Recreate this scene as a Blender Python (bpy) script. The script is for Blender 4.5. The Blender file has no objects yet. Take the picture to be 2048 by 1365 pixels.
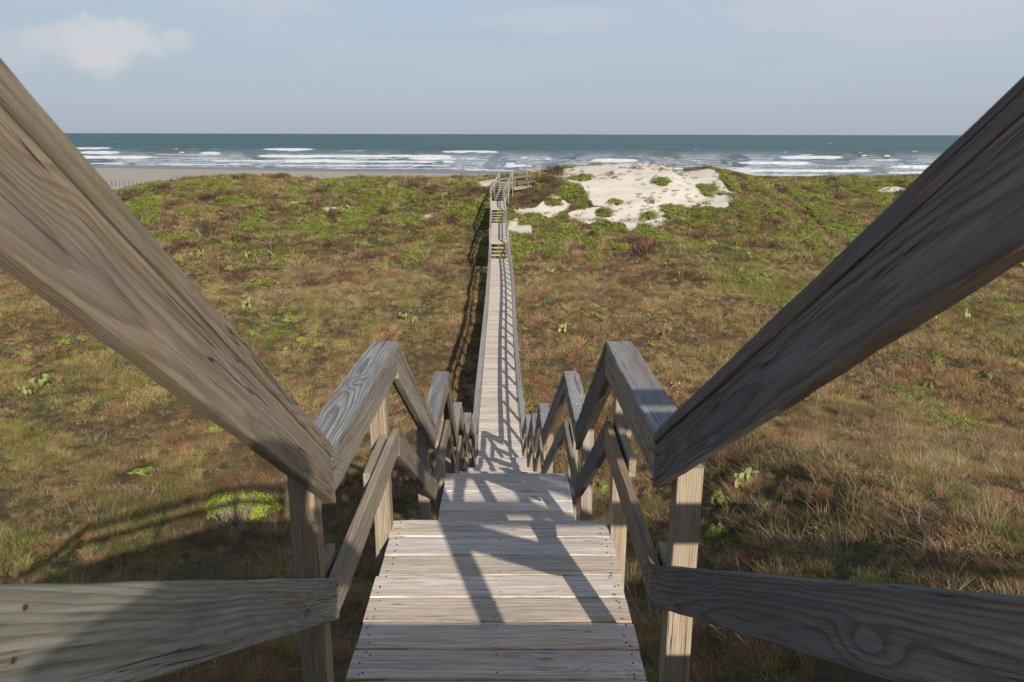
import bpy, math, random
import numpy as np
from mathutils import Vector, Matrix
random.seed(7)
rng = np.random.default_rng(11)
R = math.radians
scn = bpy.context.scene
col = scn.collection

# ------------------------------------------------------------------ camera
CAMX, CAMZ = 0.05, 12.5
PITCH, YAW, ROLL, FPX = R(15.33), R(-0.146), R(0.14), 1510.0
cd = bpy.data.cameras.new('camera'); cam = bpy.data.objects.new('camera', cd); col.objects.link(cam)
cd.sensor_width = 36.0; cd.lens = 36.0 * FPX / 2048.0
cd.clip_start = 0.05; cd.clip_end = 80000
CM = Matrix.Translation((CAMX, 0, CAMZ)) @ Matrix.Rotation(YAW, 4, 'Z') @ Matrix.Rotation(math.pi/2 - PITCH, 4, 'X') @ Matrix.Rotation(ROLL, 4, 'Z')
cam.matrix_world = CM
cd.dof.use_dof = True; cd.dof.focus_distance = 7.0; cd.dof.aperture_fstop = 13.0
scn.camera = cam

# ------------------------------------------------------------------ sun, sky, exposure
# shadows travel (-0.587, 1.95) per metre of height
sun_dir = Vector((0.587, -1.95, 1.0)).normalized()
ELEV = math.asin(sun_dir.z); AZ = math.atan2(sun_dir.x, sun_dir.y)
sl = bpy.data.lights.new('sun', 'SUN'); sl.energy = 4.95; sl.angle = R(0.5); sl.color = (1.0, 0.93, 0.82)
so = bpy.data.objects.new('sun', sl); col.objects.link(so)
so.rotation_euler = sun_dir.to_track_quat('Z', 'Y').to_euler()
w = bpy.data.worlds.new('World'); scn.world = w; w.use_nodes = True
nt = w.node_tree; nt.nodes.clear()
def N(nt, t, **k):
    n = nt.nodes.new(t)
    for a, b in k.items(): setattr(n, a, b)
    return n
out = N(nt, 'ShaderNodeOutputWorld'); bg = N(nt, 'ShaderNodeBackground')
sky = N(nt, 'ShaderNodeTexSky', sky_type='NISHITA', sun_disc=False, sun_elevation=ELEV, sun_rotation=AZ)
sky.air_density = 1.0; sky.dust_density = 1.5; sky.ozone_density = 2.5
SKYK = 0.12
tc = N(nt, 'ShaderNodeTexCoord')
sep = N(nt, 'ShaderNodeSeparateXYZ'); nt.links.new(tc.outputs['Generated'], sep.inputs[0])
def M(nt, op, a, b=None, c=None):
    n = N(nt, 'ShaderNodeMath', operation=op)
    for i, v in enumerate((a, b, c)):
        if v is None: continue
        if isinstance(v, (int, float)): n.inputs[i].default_value = v
        else: nt.links.new(v, n.inputs[i])
    return n.outputs[0]
def MIX(nt, f, a, b, mode='MIX'):
    n = N(nt, 'ShaderNodeMix', data_type='RGBA', blend_type=mode)
    for s, v in ((n.inputs[0], f), (n.inputs[6], a), (n.inputs[7], b)):
        if isinstance(v, (int, float)): s.default_value = v
        elif isinstance(v, tuple): s.default_value = (*v, 1) if len(v) == 3 else v
        else: nt.links.new(v, s)
    return n.outputs[2]
def RAMP(nt, f, stops, interp='LINEAR'):
    n = N(nt, 'ShaderNodeValToRGB'); n.color_ramp.interpolation = interp
    e = n.color_ramp.elements
    while len(e) < len(stops): e.new(0.5)
    for i, (p, c) in enumerate(stops):
        e[i].position = p; e[i].color = (*c, 1) if isinstance(c, tuple) else (c, c, c, 1)
    nt.links.new(f, n.inputs[0]); return n.outputs[0]
def SS(nt, v, a, b):
    n = N(nt, 'ShaderNodeMapRange', interpolation_type='SMOOTHSTEP')
    nt.links.new(v, n.inputs[0]); n.inputs[1].default_value = a; n.inputs[2].default_value = b
    return n.outputs[0]
# hazy band: pull the sky towards pale grey-blue near the horizon, thin cloud sheets above it
hz = RAMP(nt, sep.outputs[2], [(0.0, (3.7, 4.2, 4.85)), (0.05, (4.0, 4.6, 5.35)), (0.17, (4.0, 4.9, 5.95)), (0.30, (0.8, 1.35, 2.5))])
skym = MIX(nt, 0.93, sky.outputs[0], hz)
mp = N(nt, 'ShaderNodeMapping'); mp.inputs['Scale'].default_value = (2.2, 2.2, 9.0)
nt.links.new(tc.outputs['Generated'], mp.inputs[0])
nz = N(nt, 'ShaderNodeTexNoise'); nz.inputs['Scale'].default_value = 1.7; nz.inputs['Detail'].default_value = 7; nz.inputs['Roughness'].default_value = 0.55
nt.links.new(mp.outputs[0], nz.inputs[0])
side = M(nt, 'MULTIPLY', sep.outputs[0], 0.22)
cl = M(nt, 'ADD', nz.outputs[0], side)
clm = M(nt, 'MULTIPLY', SS(nt, cl, 0.45, 0.66), SS(nt, sep.outputs[2], 0.03, 0.16))
sk2 = MIX(nt, M(nt, 'MULTIPLY', clm, 0.75), skym, (4.9, 5.2, 6.0))
# one brighter heap of cumulus on the left
def blob(cx, cz, rx, rz):
    a = M(nt, 'DIVIDE', M(nt, 'SUBTRACT', sep.outputs[0], cx), rx); b = M(nt, 'DIVIDE', M(nt, 'SUBTRACT', sep.outputs[2], cz), rz)
    return M(nt, 'SQRT', M(nt, 'ADD', M(nt, 'MULTIPLY', a, a), M(nt, 'MULTIPLY', b, b)))
nz2 = N(nt, 'ShaderNodeTexNoise'); nz2.inputs['Scale'].default_value = 13; nz2.inputs['Detail'].default_value = 9; nz2.inputs['Roughness'].default_value = 0.68
nt.links.new(tc.outputs['Generated'], nz2.inputs[0])
front = M(nt, 'GREATER_THAN', sep.outputs[1], 0.0)
def heap(cx, cz, rx, rz, wob=1.5):
    bb = M(nt, 'ADD', blob(cx, cz, rx, rz), M(nt, 'MULTIPLY', M(nt, 'SUBTRACT', nz2.outputs[0], 0.5), wob))
    return M(nt, 'MULTIPLY', SS(nt, bb, 1.1, 0.45), front)
h1 = heap(-0.437, 0.100, 0.066, 0.030, 2.6); h2 = heap(-0.53, 0.088, 0.14, 0.022, 3.0)
h3 = heap(-0.455, 0.072, 0.02, 0.016, 2.5)
sk3 = MIX(nt, M(nt, 'MULTIPLY', h1, 0.6), sk2, (6.3, 6.1, 6.1))
sk3 = MIX(nt, M(nt, 'MULTIPLY', h2, 0.3), sk3, (5.4, 5.5, 5.9))
sk3 = MIX(nt, M(nt, 'MULTIPLY', h3, 0.35), sk3, (6.0, 5.9, 5.9))
h4 = heap(0.06, 0.135, 0.11, 0.02); h5 = heap(0.42, 0.13, 0.2, 0.035, 2.0)
sk3 = MIX(nt, M(nt, 'MULTIPLY', h4, 0.35), sk3, (5.5, 5.6, 6.1))
sk3 = MIX(nt, M(nt, 'MULTIPLY', h5, 0.35), sk3, (5.3, 5.4, 6.0))
nt.links.new(sk3, bg.inputs[0]); bg.inputs[1].default_value = SKYK
nt.links.new(bg.outputs[0], out.inputs[0])
scn.view_settings.view_transform = 'Standard'; scn.view_settings.look = 'None'
scn.view_settings.gamma = 1.0; scn.view_settings.use_curve_mapping = False
scn.view_settings.exposure = -0.1

# ------------------------------------------------------------------ helpers
def tag(o, label=None, cat=None, group=None, kind=None):
    if label: o['label'] = label
    if cat: o['category'] = cat
    if group: o['group'] = group
    if kind: o['kind'] = kind
    return o
def empty(name, loc, label, cat, group=None):
    o = bpy.data.objects.new(name, None); col.objects.link(o); o.location = loc
    o.empty_display_size = 0.1
    return tag(o, label, cat, group)
def mesh_np(name, V, F, mat=None, smooth=False):
    """V (n,3) array, F list of index arrays (all quads or all tris) or list of lists"""
    me = bpy.data.meshes.new(name)
    V = np.asarray(V, dtype=np.float32)
    me.vertices.add(len(V)); me.vertices.foreach_set('co', V.ravel())
    if isinstance(F, np.ndarray):
        k = F.shape[1]; n = len(F)
        me.loops.add(n*k); me.loops.foreach_set('vertex_index', F.astype(np.int32).ravel())
        me.polygons.add(n); me.polygons.foreach_set('loop_start', np.arange(0, n*k, k, dtype=np.int32))
    else:
        tot = sum(len(f) for f in F)
        me.loops.add(tot); me.loops.foreach_set('vertex_index', np.concatenate([np.asarray(f) for f in F]).astype(np.int32))
        me.polygons.add(len(F)); st = np.cumsum([0]+[len(f) for f in F[:-1]]).astype(np.int32)
        me.polygons.foreach_set('loop_start', st)
    me.update(calc_edges=True); me.validate()
    if smooth: me.polygons.foreach_set('use_smooth', np.ones(len(me.polygons), dtype=bool))
    if mat is not None:
        for m in (mat if isinstance(mat, (list, tuple)) else [mat]): me.materials.append(m)
    return me
def attr(me, name, vals, t='FLOAT'):
    a = me.attributes.new(name, t, 'POINT')
    vals = np.asarray(vals, dtype=np.float32)
    a.data.foreach_set('value' if t == 'FLOAT' else ('vector' if t == 'FLOAT_VECTOR' else 'color'), vals.ravel())
def link(name, me, parent=None):
    o = bpy.data.objects.new(name, me); col.objects.link(o)
    if parent: o.parent = parent; o.matrix_parent_inverse = Matrix.Translation(-Vector(parent.location))
    return o

# value noise in numpy
_P = rng.random((256, 256))
def vnoise(x, y):
    xi = np.floor(x).astype(int); yi = np.floor(y).astype(int); fx = x-xi; fy = y-yi
    fx = fx*fx*(3-2*fx); fy = fy*fy*(3-2*fy)
    a = _P[xi & 255, yi & 255]; b = _P[(xi+1) & 255, yi & 255]; c = _P[xi & 255, (yi+1) & 255]; d = _P[(xi+1) & 255, (yi+1) & 255]
    return (a*(1-fx)+b*fx)*(1-fy)+(c*(1-fx)+d*fx)*fy
def fbm(x, y, s=1.0, o=4, seed=0.0):
    x = np.asarray(x, float)/s+seed*17.3; y = np.asarray(y, float)/s+seed*9.1
    t = 0; a = 0.5; n = 0
    for i in range(o):
        t = t+a*vnoise(x, y); n += a; a *= 0.5; x = x*2.03+5.1; y = y*2.03+1.7
    return t/n
def sstep(v, a, b):
    t = np.clip((v-a)/(b-a), 0, 1); return t*t*(3-2*t)

# ------------------------------------------------------------------ materials
def mat_new(name):
    m = bpy.data.materials.new(name); m.use_nodes = True
    t = m.node_tree; t.nodes.clear()
    o = N(t, 'ShaderNodeOutputMaterial'); b = N(t, 'ShaderNodeBsdfPrincipled'); t.links.new(b.outputs[0], o.inputs[0])
    return m, t, b
def ATTR(t, name, typ='GEOMETRY'):
    return N(t, 'ShaderNodeAttribute', attribute_name=name, attribute_type=typ)
def NOISE(t, vec, scale, detail=3, rough=0.5, sc=(1, 1, 1), loc=None):
    m = N(t, 'ShaderNodeMapping'); m.inputs['Scale'].default_value = sc; t.links.new(vec, m.inputs[0])
    n = N(t, 'ShaderNodeTexNoise'); n.inputs['Scale'].default_value = scale; n.inputs['Detail'].default_value = detail; n.inputs['Roughness'].default_value = rough
    t.links.new(m.outputs[0], n.inputs[0]); return n.outputs[0]
def wood(name, light, dark, stain, ring=0.0075, contrast=1.0, lichen=0.25, rough=0.85, bump=0.6):
    m, t, b = mat_new(name)
    a = ATTR(t, 'loc'); r = ATTR(t, 'rnd').outputs['Fac']
    P = a.outputs['Vector']
    off = N(t, 'ShaderNodeCombineXYZ'); ring = ring*1.0
    t.links.new(M(t, 'MULTIPLY', r, 57.0), off.inputs[0]); t.links.new(M(t, 'MULTIPLY', r, 13.0), off.inputs[2])
    va = N(t, 'ShaderNodeVectorMath', operation='ADD'); t.links.new(P, va.inputs[0]); t.links.new(off.outputs[0], va.inputs[1])
    Q = va.outputs[0]
    s = N(t, 'ShaderNodeSeparateXYZ'); t.links.new(P, s.inputs[0])
    r2 = M(t, 'FRACT', M(t, 'MULTIPLY', r, 91.7)); r3 = M(t, 'FRACT', M(t, 'MULTIPLY', r, 37.3)); r4 = M(t, 'FRACT', M(t, 'MULTIPLY', r, 171.9))
    n1 = NOISE(t, Q, 1.0, 1, 0.4, (1.3, 7, 7)); n2 = NOISE(t, Q, 1.0, 1, 0.5, (0.8, 4, 4))
    yy = M(t, 'ADD', M(t, 'ADD', s.outputs[1], M(t, 'MULTIPLY', M(t, 'SUBTRACT', r2, 0.5), 0.12)), M(t, 'MULTIPLY', M(t, 'SUBTRACT', n1, 0.5), 0.03))
    yy = M(t, 'ADD', yy, M(t, 'MULTIPLY', s.outputs[0], 0.012))
    zz = M(t, 'ADD', M(t, 'ADD', s.outputs[2], M(t, 'ADD', M(t, 'MULTIPLY', r3, 0.09), 0.025)), M(t, 'MULTIPLY', M(t, 'SUBTRACT', n2, 0.5), 0.065))
    rr = M(t, 'SQRT', M(t, 'ADD', M(t, 'MULTIPLY', yy, yy), M(t, 'MULTIPLY', zz, zz)))
    # knots swirl the grain
    km = N(t, 'ShaderNodeMapping'); km.inputs['Scale'].default_value = (1.6, 5.5, 3.0); t.links.new(Q, km.inputs[0])
    kv = N(t, 'ShaderNodeTexVoronoi'); kv.inputs['Scale'].default_value = 1.0; kv.inputs['Randomness'].default_value = 1.0; t.links.new(km.outputs[0], kv.inputs[0])
    kd = kv.outputs['Distance']; kn = SS(t, kd, 0.30, 0.0)
    rr = M(t, 'ADD', rr, M(t, 'MULTIPLY', kn, 0.022))
    fn = NOISE(t, Q, 1.0, 3, 0.6, (7, 60, 60))
    ph = M(t, 'ADD', M(t, 'DIVIDE', rr, ring), M(t, 'MULTIPLY', fn, 0.45))
    fr = M(t, 'FRACT', ph)
    late = M(t, 'ADD', M(t, 'MULTIPLY', M(t, 'MULTIPLY', SS(t, fr, 0.45, 0.86), SS(t, fr, 1.0, 0.93)), 0.75), M(t, 'MULTIPLY', SS(t, fr, 0.1, 0.8), 0.25))
    fib = NOISE(t, Q, 1.0, 4, 0.65, (9, 300, 300)); fib2 = NOISE(t, Q, 1.0, 3, 0.6, (1.5, 45, 45))
    blotch = NOISE(t, Q, 1.0, 4, 0.6, (1.5, 7, 7))
    c = MIX(t, M(t, 'MULTIPLY', late, 0.75*contrast), light, dark)
    c = MIX(t, SS(t, blotch, 0.42, 0.68), c, MIX(t, 0.5, c, stain))
    fib3 = NOISE(t, Q, 1.0, 4, 0.6, (7, 120, 120)); v = M(t, 'ADD', M(t, 'MULTIPLY', M(t, 'SUBTRACT', fib, 0.5), 0.8), M(t, 'ADD', M(t, 'MULTIPLY', M(t, 'SUBTRACT', fib2, 0.5), 0.9), M(t, 'MULTIPLY', M(t, 'SUBTRACT', fib3, 0.5), 0.9)))
    v = M(t, 'ADD', v, M(t, 'MULTIPLY', M(t, 'SUBTRACT', r4, 0.5), 0.30))
    v = M(t, 'ADD', v, 1.0)
    hs = N(t, 'ShaderNodeHueSaturation'); t.links.new(c, hs.inputs['Color']); t.links.new(v, hs.inputs['Value'])
    sat = M(t, 'ADD', 0.75, M(t, 'MULTIPLY', r2, 0.5)); t.links.new(sat, hs.inputs['Saturation'])
    c = hs.outputs[0]
    bs = NOISE(t, Q, 1.0, 4, 0.65, (1.2, 22, 12)); c = MIX(t, M(t, 'MULTIPLY', SS(t, bs, 0.5, 0.66), 0.45), c, MIX(t, 1.0, c, (1.0, 0.72, 0.47), 'MULTIPLY'))
    # drying cracks
    ck = NOISE(t, Q, 1.0, 2, 0.5, (0.7, 52, 34)); ck2 = NOISE(t, Q, 1.0, 1, 0.5, (0.9, 8, 8))
    cr = M(t, 'MULTIPLY', SS(t, M(t, 'ABSOLUTE', M(t, 'SUBTRACT', ck, 0.5)), 0.009, 0.0), SS(t, ck2, 0.47, 0.56))
    c = MIX(t, M(t, 'MULTIPLY', cr, 0.85), c, (0.025, 0.02, 0.015))
    kc = SS(t, kd, 0.11, 0.05); kr = SS(t, blotch, 0.45, 0.5)
    c = MIX(t, M(t, 'MULTIPLY', M(t, 'MULTIPLY', kc, kr), 0.65), c, (0.07, 0.045, 0.03))
    # lichen and algae on the board edges
    ln = NOISE(t, Q, 1.0, 5, 0.7, (9, 14, 14)); ed = ATTR(t, 'edge').outputs['Fac']
    lf = M(t, 'MULTIPLY', M(t, 'MULTIPLY', SS(t, ln, 0.46, 0.62), SS(t, ed, 0.2, 0.9)), lichen)
    c = MIX(t, lf, c, (0.30, 0.27, 0.06))
    t.links.new(c, b.inputs['Base Color']); b.inputs['Roughness'].default_value = rough
    b.inputs['Specular IOR Level'].default_value = 0.25
    hgt = M(t, 'ADD', M(t, 'MULTIPLY', late, 0.5), M(t, 'ADD', M(t, 'MULTIPLY', fib, 0.6), M(t, 'MULTIPLY', cr, -3.0)))
    bp = N(t, 'ShaderNodeBump'); bp.inputs['Strength'].default_value = bump; bp.inputs['Distance'].default_value = 0.0022
    t.links.new(hgt, bp.inputs['Height']); t.links.new(bp.outputs[0], b.inputs['Normal'])
    return m
W_deck = wood('deck_wood', (0.76, 0.66, 0.54), (0.46, 0.385, 0.30), (0.56, 0.495, 0.425), ring=0.0085, contrast=0.75, lichen=0.75)
W_cap = wood('cap_wood', (0.40, 0.385, 0.36), (0.13, 0.12, 0.115), (0.22, 0.21, 0.205), ring=0.007, contrast=1.0, lichen=0.25, bump=0.9)
W_face = wood('rail_wood', (0.37, 0.305, 0.228), (0.20, 0.15, 0.10), (0.21, 0.185, 0.155), ring=0.0065, contrast=0.72, lichen=0.35)
W_post = wood('post_wood', (0.41, 0.345, 0.265), (0.27, 0.21, 0.155), (0.30, 0.265, 0.225), ring=0.009, contrast=0.8, lichen=0.5)
W_far = wood('far_rail_wood', (0.38, 0.365, 0.34), (0.26, 0.25, 0.24), (0.33, 0.32, 0.31), ring=0.012, contrast=0.7, lichen=0.1)
W_mid = wood('grey_rail_wood', (0.40, 0.385, 0.325), (0.23, 0.205, 0.16), (0.29, 0.275, 0.235), ring=0.010, contrast=0.8, lichen=0.2)
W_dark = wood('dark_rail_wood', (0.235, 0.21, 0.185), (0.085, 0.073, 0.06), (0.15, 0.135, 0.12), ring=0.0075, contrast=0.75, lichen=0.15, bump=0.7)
m, t, b = mat_new('rusty_nail'); b.inputs['Base Color'].default_value = (0.085, 0.04, 0.022, 1); b.inputs['Roughness'].default_value = 0.9
NAIL = m

# ------------------------------------------------------------------ boards
def board_geo(L, w, h, seg=None, bev=0.003, ky0=0.0, ky1=0.0, warp=0.0, rough=0.0012, nails=None, rnd=None):
    """plank along +x, width w along y, thickness h along z (centred); returns V,F,loc,edge,matidx"""
    rnd = random.random() if rnd is None else rnd
    seg = seg or max(2, min(30, int(L/0.12)))
    hw, hh = w/2, h/2; bv = min(bev, hh*0.5)
    sec = [(-hw+bv, -hh), (hw-bv, -hh), (hw, -hh+bv), (hw, hh-bv), (hw-bv, hh), (-hw+bv, hh), (-hw, hh-bv), (-hw, -hh+bv)]
    edg = [0.2, 0.2, 1, 1, 0, 0, 1, 1]
    V = []; F = []; LO = []; E = []
    ph = rnd*100
    n = len(sec)
    for i in range(seg+1):
        u = i/seg
        inset = bv*0.6 if i in (0, seg) else 0
        for k, (y, z) in enumerate(sec):
            x = u*L + (1-u)*ky0*y + u*ky1*y
            jy = rough*(math.sin(x*9+ph+k)+math.sin(x*23+ph*2+k*1.7))*(1 if k in (2, 3, 6, 7) else 0.6)
            wz = warp*math.sin(math.pi*u+ph)*0.5 + warp*0.6*(u-0.5)*(y/hw)*math.sin(ph*3)
            yy = y*(1-inset/hw)+jy; zz = z*(1-inset/hh)
            V.append((x, yy, zz+wz)); LO.append((x, y, z)); E.append(edg[k])
    for i in range(seg):
        for k in range(n):
            a = i*n+k; b_ = i*n+(k+1) % n
            F.append([a, a+n, b_+n, b_][::-1] if False else [a, b_, b_+n, a+n])
    F.append(list(range(n))[::-1]); F.append([seg*n+k for k in range(n)])
    M_ = [0]*len(F)
    if nails:
        for (nx, ny) in nails:
            r0 = 0.0034; base = len(V)
            for j in range(6):
                an = j*math.pi/3
                V.append((nx+r0*math.cos(an)*1.1, ny+r0*math.sin(an), hh+0.0016)); LO.append((nx, ny, hh)); E.append(0)
            F.append([base+j for j in range(6)]); M_.append(1)
            s2 = len(V)
            for j in range(6):
                an = j*math.pi/3
                V.append((nx+r0*1.25*math.cos(an), ny+r0*1.25*math.sin(an), hh-0.001)); LO.append((nx, ny, hh)); E.append(0)
            for j in range(6):
                F.append([base+j, s2+j, s2+(j+1) % 6, base+(j+1) % 6]); M_.append(1)
    return V, F, LO, E, M_, rnd
class Boards:
    def __init__(s): s.V = []; s.F = []; s.L = []; s.E = []; s.M = []; s.R = []
    def add(s, geo, mat4):
        V, F, LO, E, MI, rnd = geo; b0 = len(s.V)
        A = np.array(mat4); VV = np.asarray(V)@A[:3, :3].T + A[:3, 3]
        s.V.extend(map(tuple, VV)); s.F.extend([[i+b0 for i in f] for f in F])
        s.L.extend(LO); s.E.extend(E); s.M.extend(MI); s.R.extend([rnd]*len(V))
    def build(s, name, mat, parent=None):
        me = mesh_np(name, np.array(s.V), s.F, [mat, NAIL])
        me.polygons.foreach_set('material_index', np.array(s.M, dtype=np.int32))
        me.polygons.foreach_set('use_smooth', np.ones(len(me.polygons), dtype=bool))
        try: me.set_sharp_from_angle(angle=R(30))
        except Exception: pass
        attr(me, 'loc', s.L, 'FLOAT_VECTOR'); attr(me, 'edge', s.E); attr(me, 'rnd', s.R)
        return link(name, me, parent)
def frame(p0, p1, wdir):
    """x along p0->p1, y ~ wdir, z = normal"""
    p0 = Vector(p0); x = (Vector(p1)-p0).normalized(); z = x.cross(Vector(wdir)).normalized(); y = z.cross(x).normalized()
    m = Matrix((x, y, z)).transposed().to_4x4(); m.translation = p0
    return m, (Vector(p1)-p0).length
def board(name, p0, p1, wdir, w, h, mat, parent, plumb=False, into=None, flip=False, **k):
    m4, L = frame(p0, p1, wdir)
    if plumb:   # ends cut vertical although the board slopes (width axis runs up the slope)
        x = m4.col[0].xyz; y = m4.col[1].xyz
        hx = math.hypot(x.x, x.y)
        hd = Vector((x.x, x.y, 0)).normalized()
        kk = -y.dot(hd)/x.dot(hd)
        k['ky0'] = kk; k['ky1'] = kk
    g = board_geo(L, w, h, **k)
    if plumb == 'thick':
        pass
    B = into or Boards(); B.add(g, m4)
    if into is None: return B.build(name, mat, parent)

E0 = CAMZ
def PT(X, d, h): return Vector((X, d, E0-h))

# ------------------------------------------------------------------ terrain heights (metres below the camera)
CR_X = np.array([-90, -72, -62, -54, -49, -43, -37, -31, -26, -22, -15, -8, -4, 0, 3.5, 7, 11, 16, 19, 21.5, 25, 28, 31, 33.5, 37, 43, 50, 57, 75, 100])
CR_H = np.array([11, 10.5, 9.6, 7.9, 6.75, 6.1, 5.65, 5.9, 6.35, 6.0, 5.9, 5.7, 5.5, 5.15, 4.75, 4.1, 3.75, 3.45, 3.7, 4.6, 4.15, 4.8, 5.4, 5.75, 5.95, 5.75, 5.7, 5.5, 5.8, 6])
CR_D = np.array([105, 105, 105, 105, 105, 104, 104, 104, 104, 104, 103, 100, 97, 95, 95, 96, 96, 96, 96, 96, 96, 97, 100, 103, 104, 105, 105, 105, 105, 105])
def terrain_h(X, Y):
    X = np.asarray(X, float); Y = np.asarray(Y, float)
    flat = np.interp(Y, [-60, 20, 35, 50, 66, 80, 110], [10.2, 10.2, 10.3, 10.0, 9.5, 9.2, 9.2])
    flat = flat + 1.3*(fbm(X, Y, 16, 3, 1)-0.5) + 0.55*(fbm(X, Y, 5, 3, 2)-0.5)
    flat = flat - 0.8*np.exp(-((Y-44-0.12*X)/5)**2)*sstep(-X, 5, 14)      # low swell with cacti on the left
    # near dune face under the stairs
    wr = sstep(X, 1.0, 8.0)
    near = (1-wr)*(3.3+0.44*Y) + wr*(2.9+0.275*Y)
    near = near + 0.012*np.maximum(np.abs(X)-6, 0)**1.5 + 0.5*(fbm(X, Y, 6, 3, 3)-0.5)
    near = np.maximum(near, 2.9)
    k = 0.9
    h = -k*np.log(np.exp(-flat/k)+np.exp(-np.clip(near, 0, 30)/k))
    # foredune ridge
    ch = np.interp(X, CR_X, CR_H); cdd = np.interp(X, CR_X, CR_D)
    t = (Y-cdd)
    L = np.where((X > 0) & (X < 33), 26.0, 30.0)
    up = sstep(t, -1.0, 0.0)
    prof = np.where(t < 0, sstep(-t/L, 1.0, 0.0)**1.0, 1.0)
    prof = np.where(t < 0, 0.55*prof+0.45*np.clip(1+t/L, 0, 1), prof)
    rough = 1.3*(fbm(X, Y, 7, 4, 5)-0.5)*sstep(-t, 1, 8)*sstep(t, -34, -20)
    ridge = h + (ch-h)*prof + rough
    h = np.where(t < 0, np.where(t > -L, ridge, h), h)
    back = ch + (12.1-ch)*sstep(t, 1.0, 38)
    h = np.where(t >= 0, back, h)
    h = h - 0.10*(fbm(X, Y, 1.3, 3, 6)-0.5)*2
    h = h - 1.5*np.exp(-((X-3.6)/3.2)**2-((Y-84.5)/4.5)**2)
    return h
def img_ray(x, y):
    v = CM.to_3x3() @ Vector(((x-1024)/FPX, -(y-682.5)/FPX, -1.0))
    return v/v.y
def img2ground(x, y, tmin=8.0, tmax=125.0):
    v = img_ray(x, y)
    ts = np.concatenate([np.arange(tmin, 40, 0.1), np.arange(40, tmax, 0.25)])
    X = CAMX+v.x*ts; H = -v.z*ts; g = terrain_h(X, ts)
    i = np.where(H >= g)[0]
    if len(i) == 0: return None
    return float(X[i[0]]), float(ts[i[0]])
def ground_z(X, Y): return E0-float(terrain_h(np.array([X]), np.array([Y]))[0])

# ------------------------------------------------------------------ world colour fields over the ground
def fields(X, Y):
    """sand, green(succulent) masks and the tint of the dry grass"""
    X = np.asarray(X, float); Y = np.asarray(Y, float)
    # the open blow-out on the big dune right of the walkway
    n = fbm(X, Y, 5.0, 4, 21); n2 = fbm(X, Y*0.55, 1.7, 4, 22)
    cdd = np.interp(X, CR_X, CR_D)
    # ellipse-ish lobes of bare sand: (x, y, rx, ry)
    s = np.zeros_like(X)
    for (cx, cy, rx, ry, amp) in SAND:
        e = 1-np.sqrt(((X-cx)/rx)**2+((Y-cy)/ry)**2)
        s = np.maximum(s, amp*(e + (n-0.5)*0.9+(n2-0.5)*0.55))
    sand = sstep(s, 0.0, 0.10)
    rim = sstep(s, -0.25, 0.1)
    speck = sstep(fbm(X, Y*0.7, 2.0, 4, 31), 0.755, 0.775)*sstep(Y, 62, 70)
    sand = np.maximum(sand, speck*0.0)
    # bright ground cover, thicker towards and on the dunes
    g = fbm(X, Y*0.6, 6.0, 3, 41)*0.45+fbm(X, Y*0.6, 1.6, 3, 42)*0.55
    thr = np.interp(Y, [0, 22, 38, 50, 62, 80, 100], [0.70, 0.695, 0.66, 0.635, 0.605, 0.58, 0.575])
    green = sstep(g, thr, thr+0.03)
    green = np.where(sand > 0.5, sstep(g, 0.70, 0.72), green)
    for (cx, cy, rx, ry) in GREEN:
        e = 1-np.sqrt(((X-cx)/rx)**2+((Y-cy)/ry)**2)+(n2-0.5)*0.9
        green = np.maximum(green, sstep(e, 0.0, 0.12))
    sand = sand*(1-green)
    olive = sstep(fbm(X, Y*0.35, 9.0, 4, 51)+0.12*sstep(Y, 55, 80), 0.47, 0.62)
    rust = sstep(fbm(X, Y*0.6, 3.2, 4, 61), 0.50, 0.64)
    purple = sstep(fbm(X, Y*0.6, 2.2, 4, 71), 0.57, 0.66)*sstep(Y, 34, 62)
    br = np.exp(-((X-2.6)/2.8)**2-((Y-84.0)/4.2)**2); purple = np.maximum(purple, sstep(br+0.3*(n2-.5), 0.3, 0.5)); sand = sand*(1-sstep(br+0.5*(n2-.5), 0.25, 0.45))
    return sand, green, olive, rust, purple, rim
def lobe(x, y, rx_px, ry_px):
    p = img2ground(x, y)
    a = img2ground(x, y+ry_px); b_ = img2ground(x, max(y-ry_px, 331))
    q = p or (0, 90)
    if a is None: a = (q[0], q[1]-3)
    yb = b_[1] if b_ else float(np.interp(q[0], CR_X, CR_D))+2
    return (q[0], (yb+a[1])/2, rx_px*q[1]*1.03/FPX, max((yb-a[1])/2, 0.5))
SAND = [(15.2, 89.5, 7.6, 15.0, 1.7), (21.2, 90.5, 4.4, 11.0, 1.4), (10.6, 91, 4.6, 9.0, 1.2), (*lobe(1270, 440, 24, 34), 1.0),
        (*lobe(1058, 405, 32, 24), 0.9), (*lobe(1090, 410, 60, 26), 0.8), (*lobe(1045, 455, 26, 18), 0.6), (*lobe(1180, 430, 60, 16), 0.45), (*lobe(1420, 390, 26, 16), 0.9),
        (*lobe(975, 366, 30, 8), 0.7), (*lobe(1785, 380, 30, 7), 0.4), (*lobe(590, 408, 22, 6), 0.3),
        (*lobe(660, 420, 24, 7), 0.3), (*lobe(855, 435, 20, 7), 0.3)]
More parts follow.
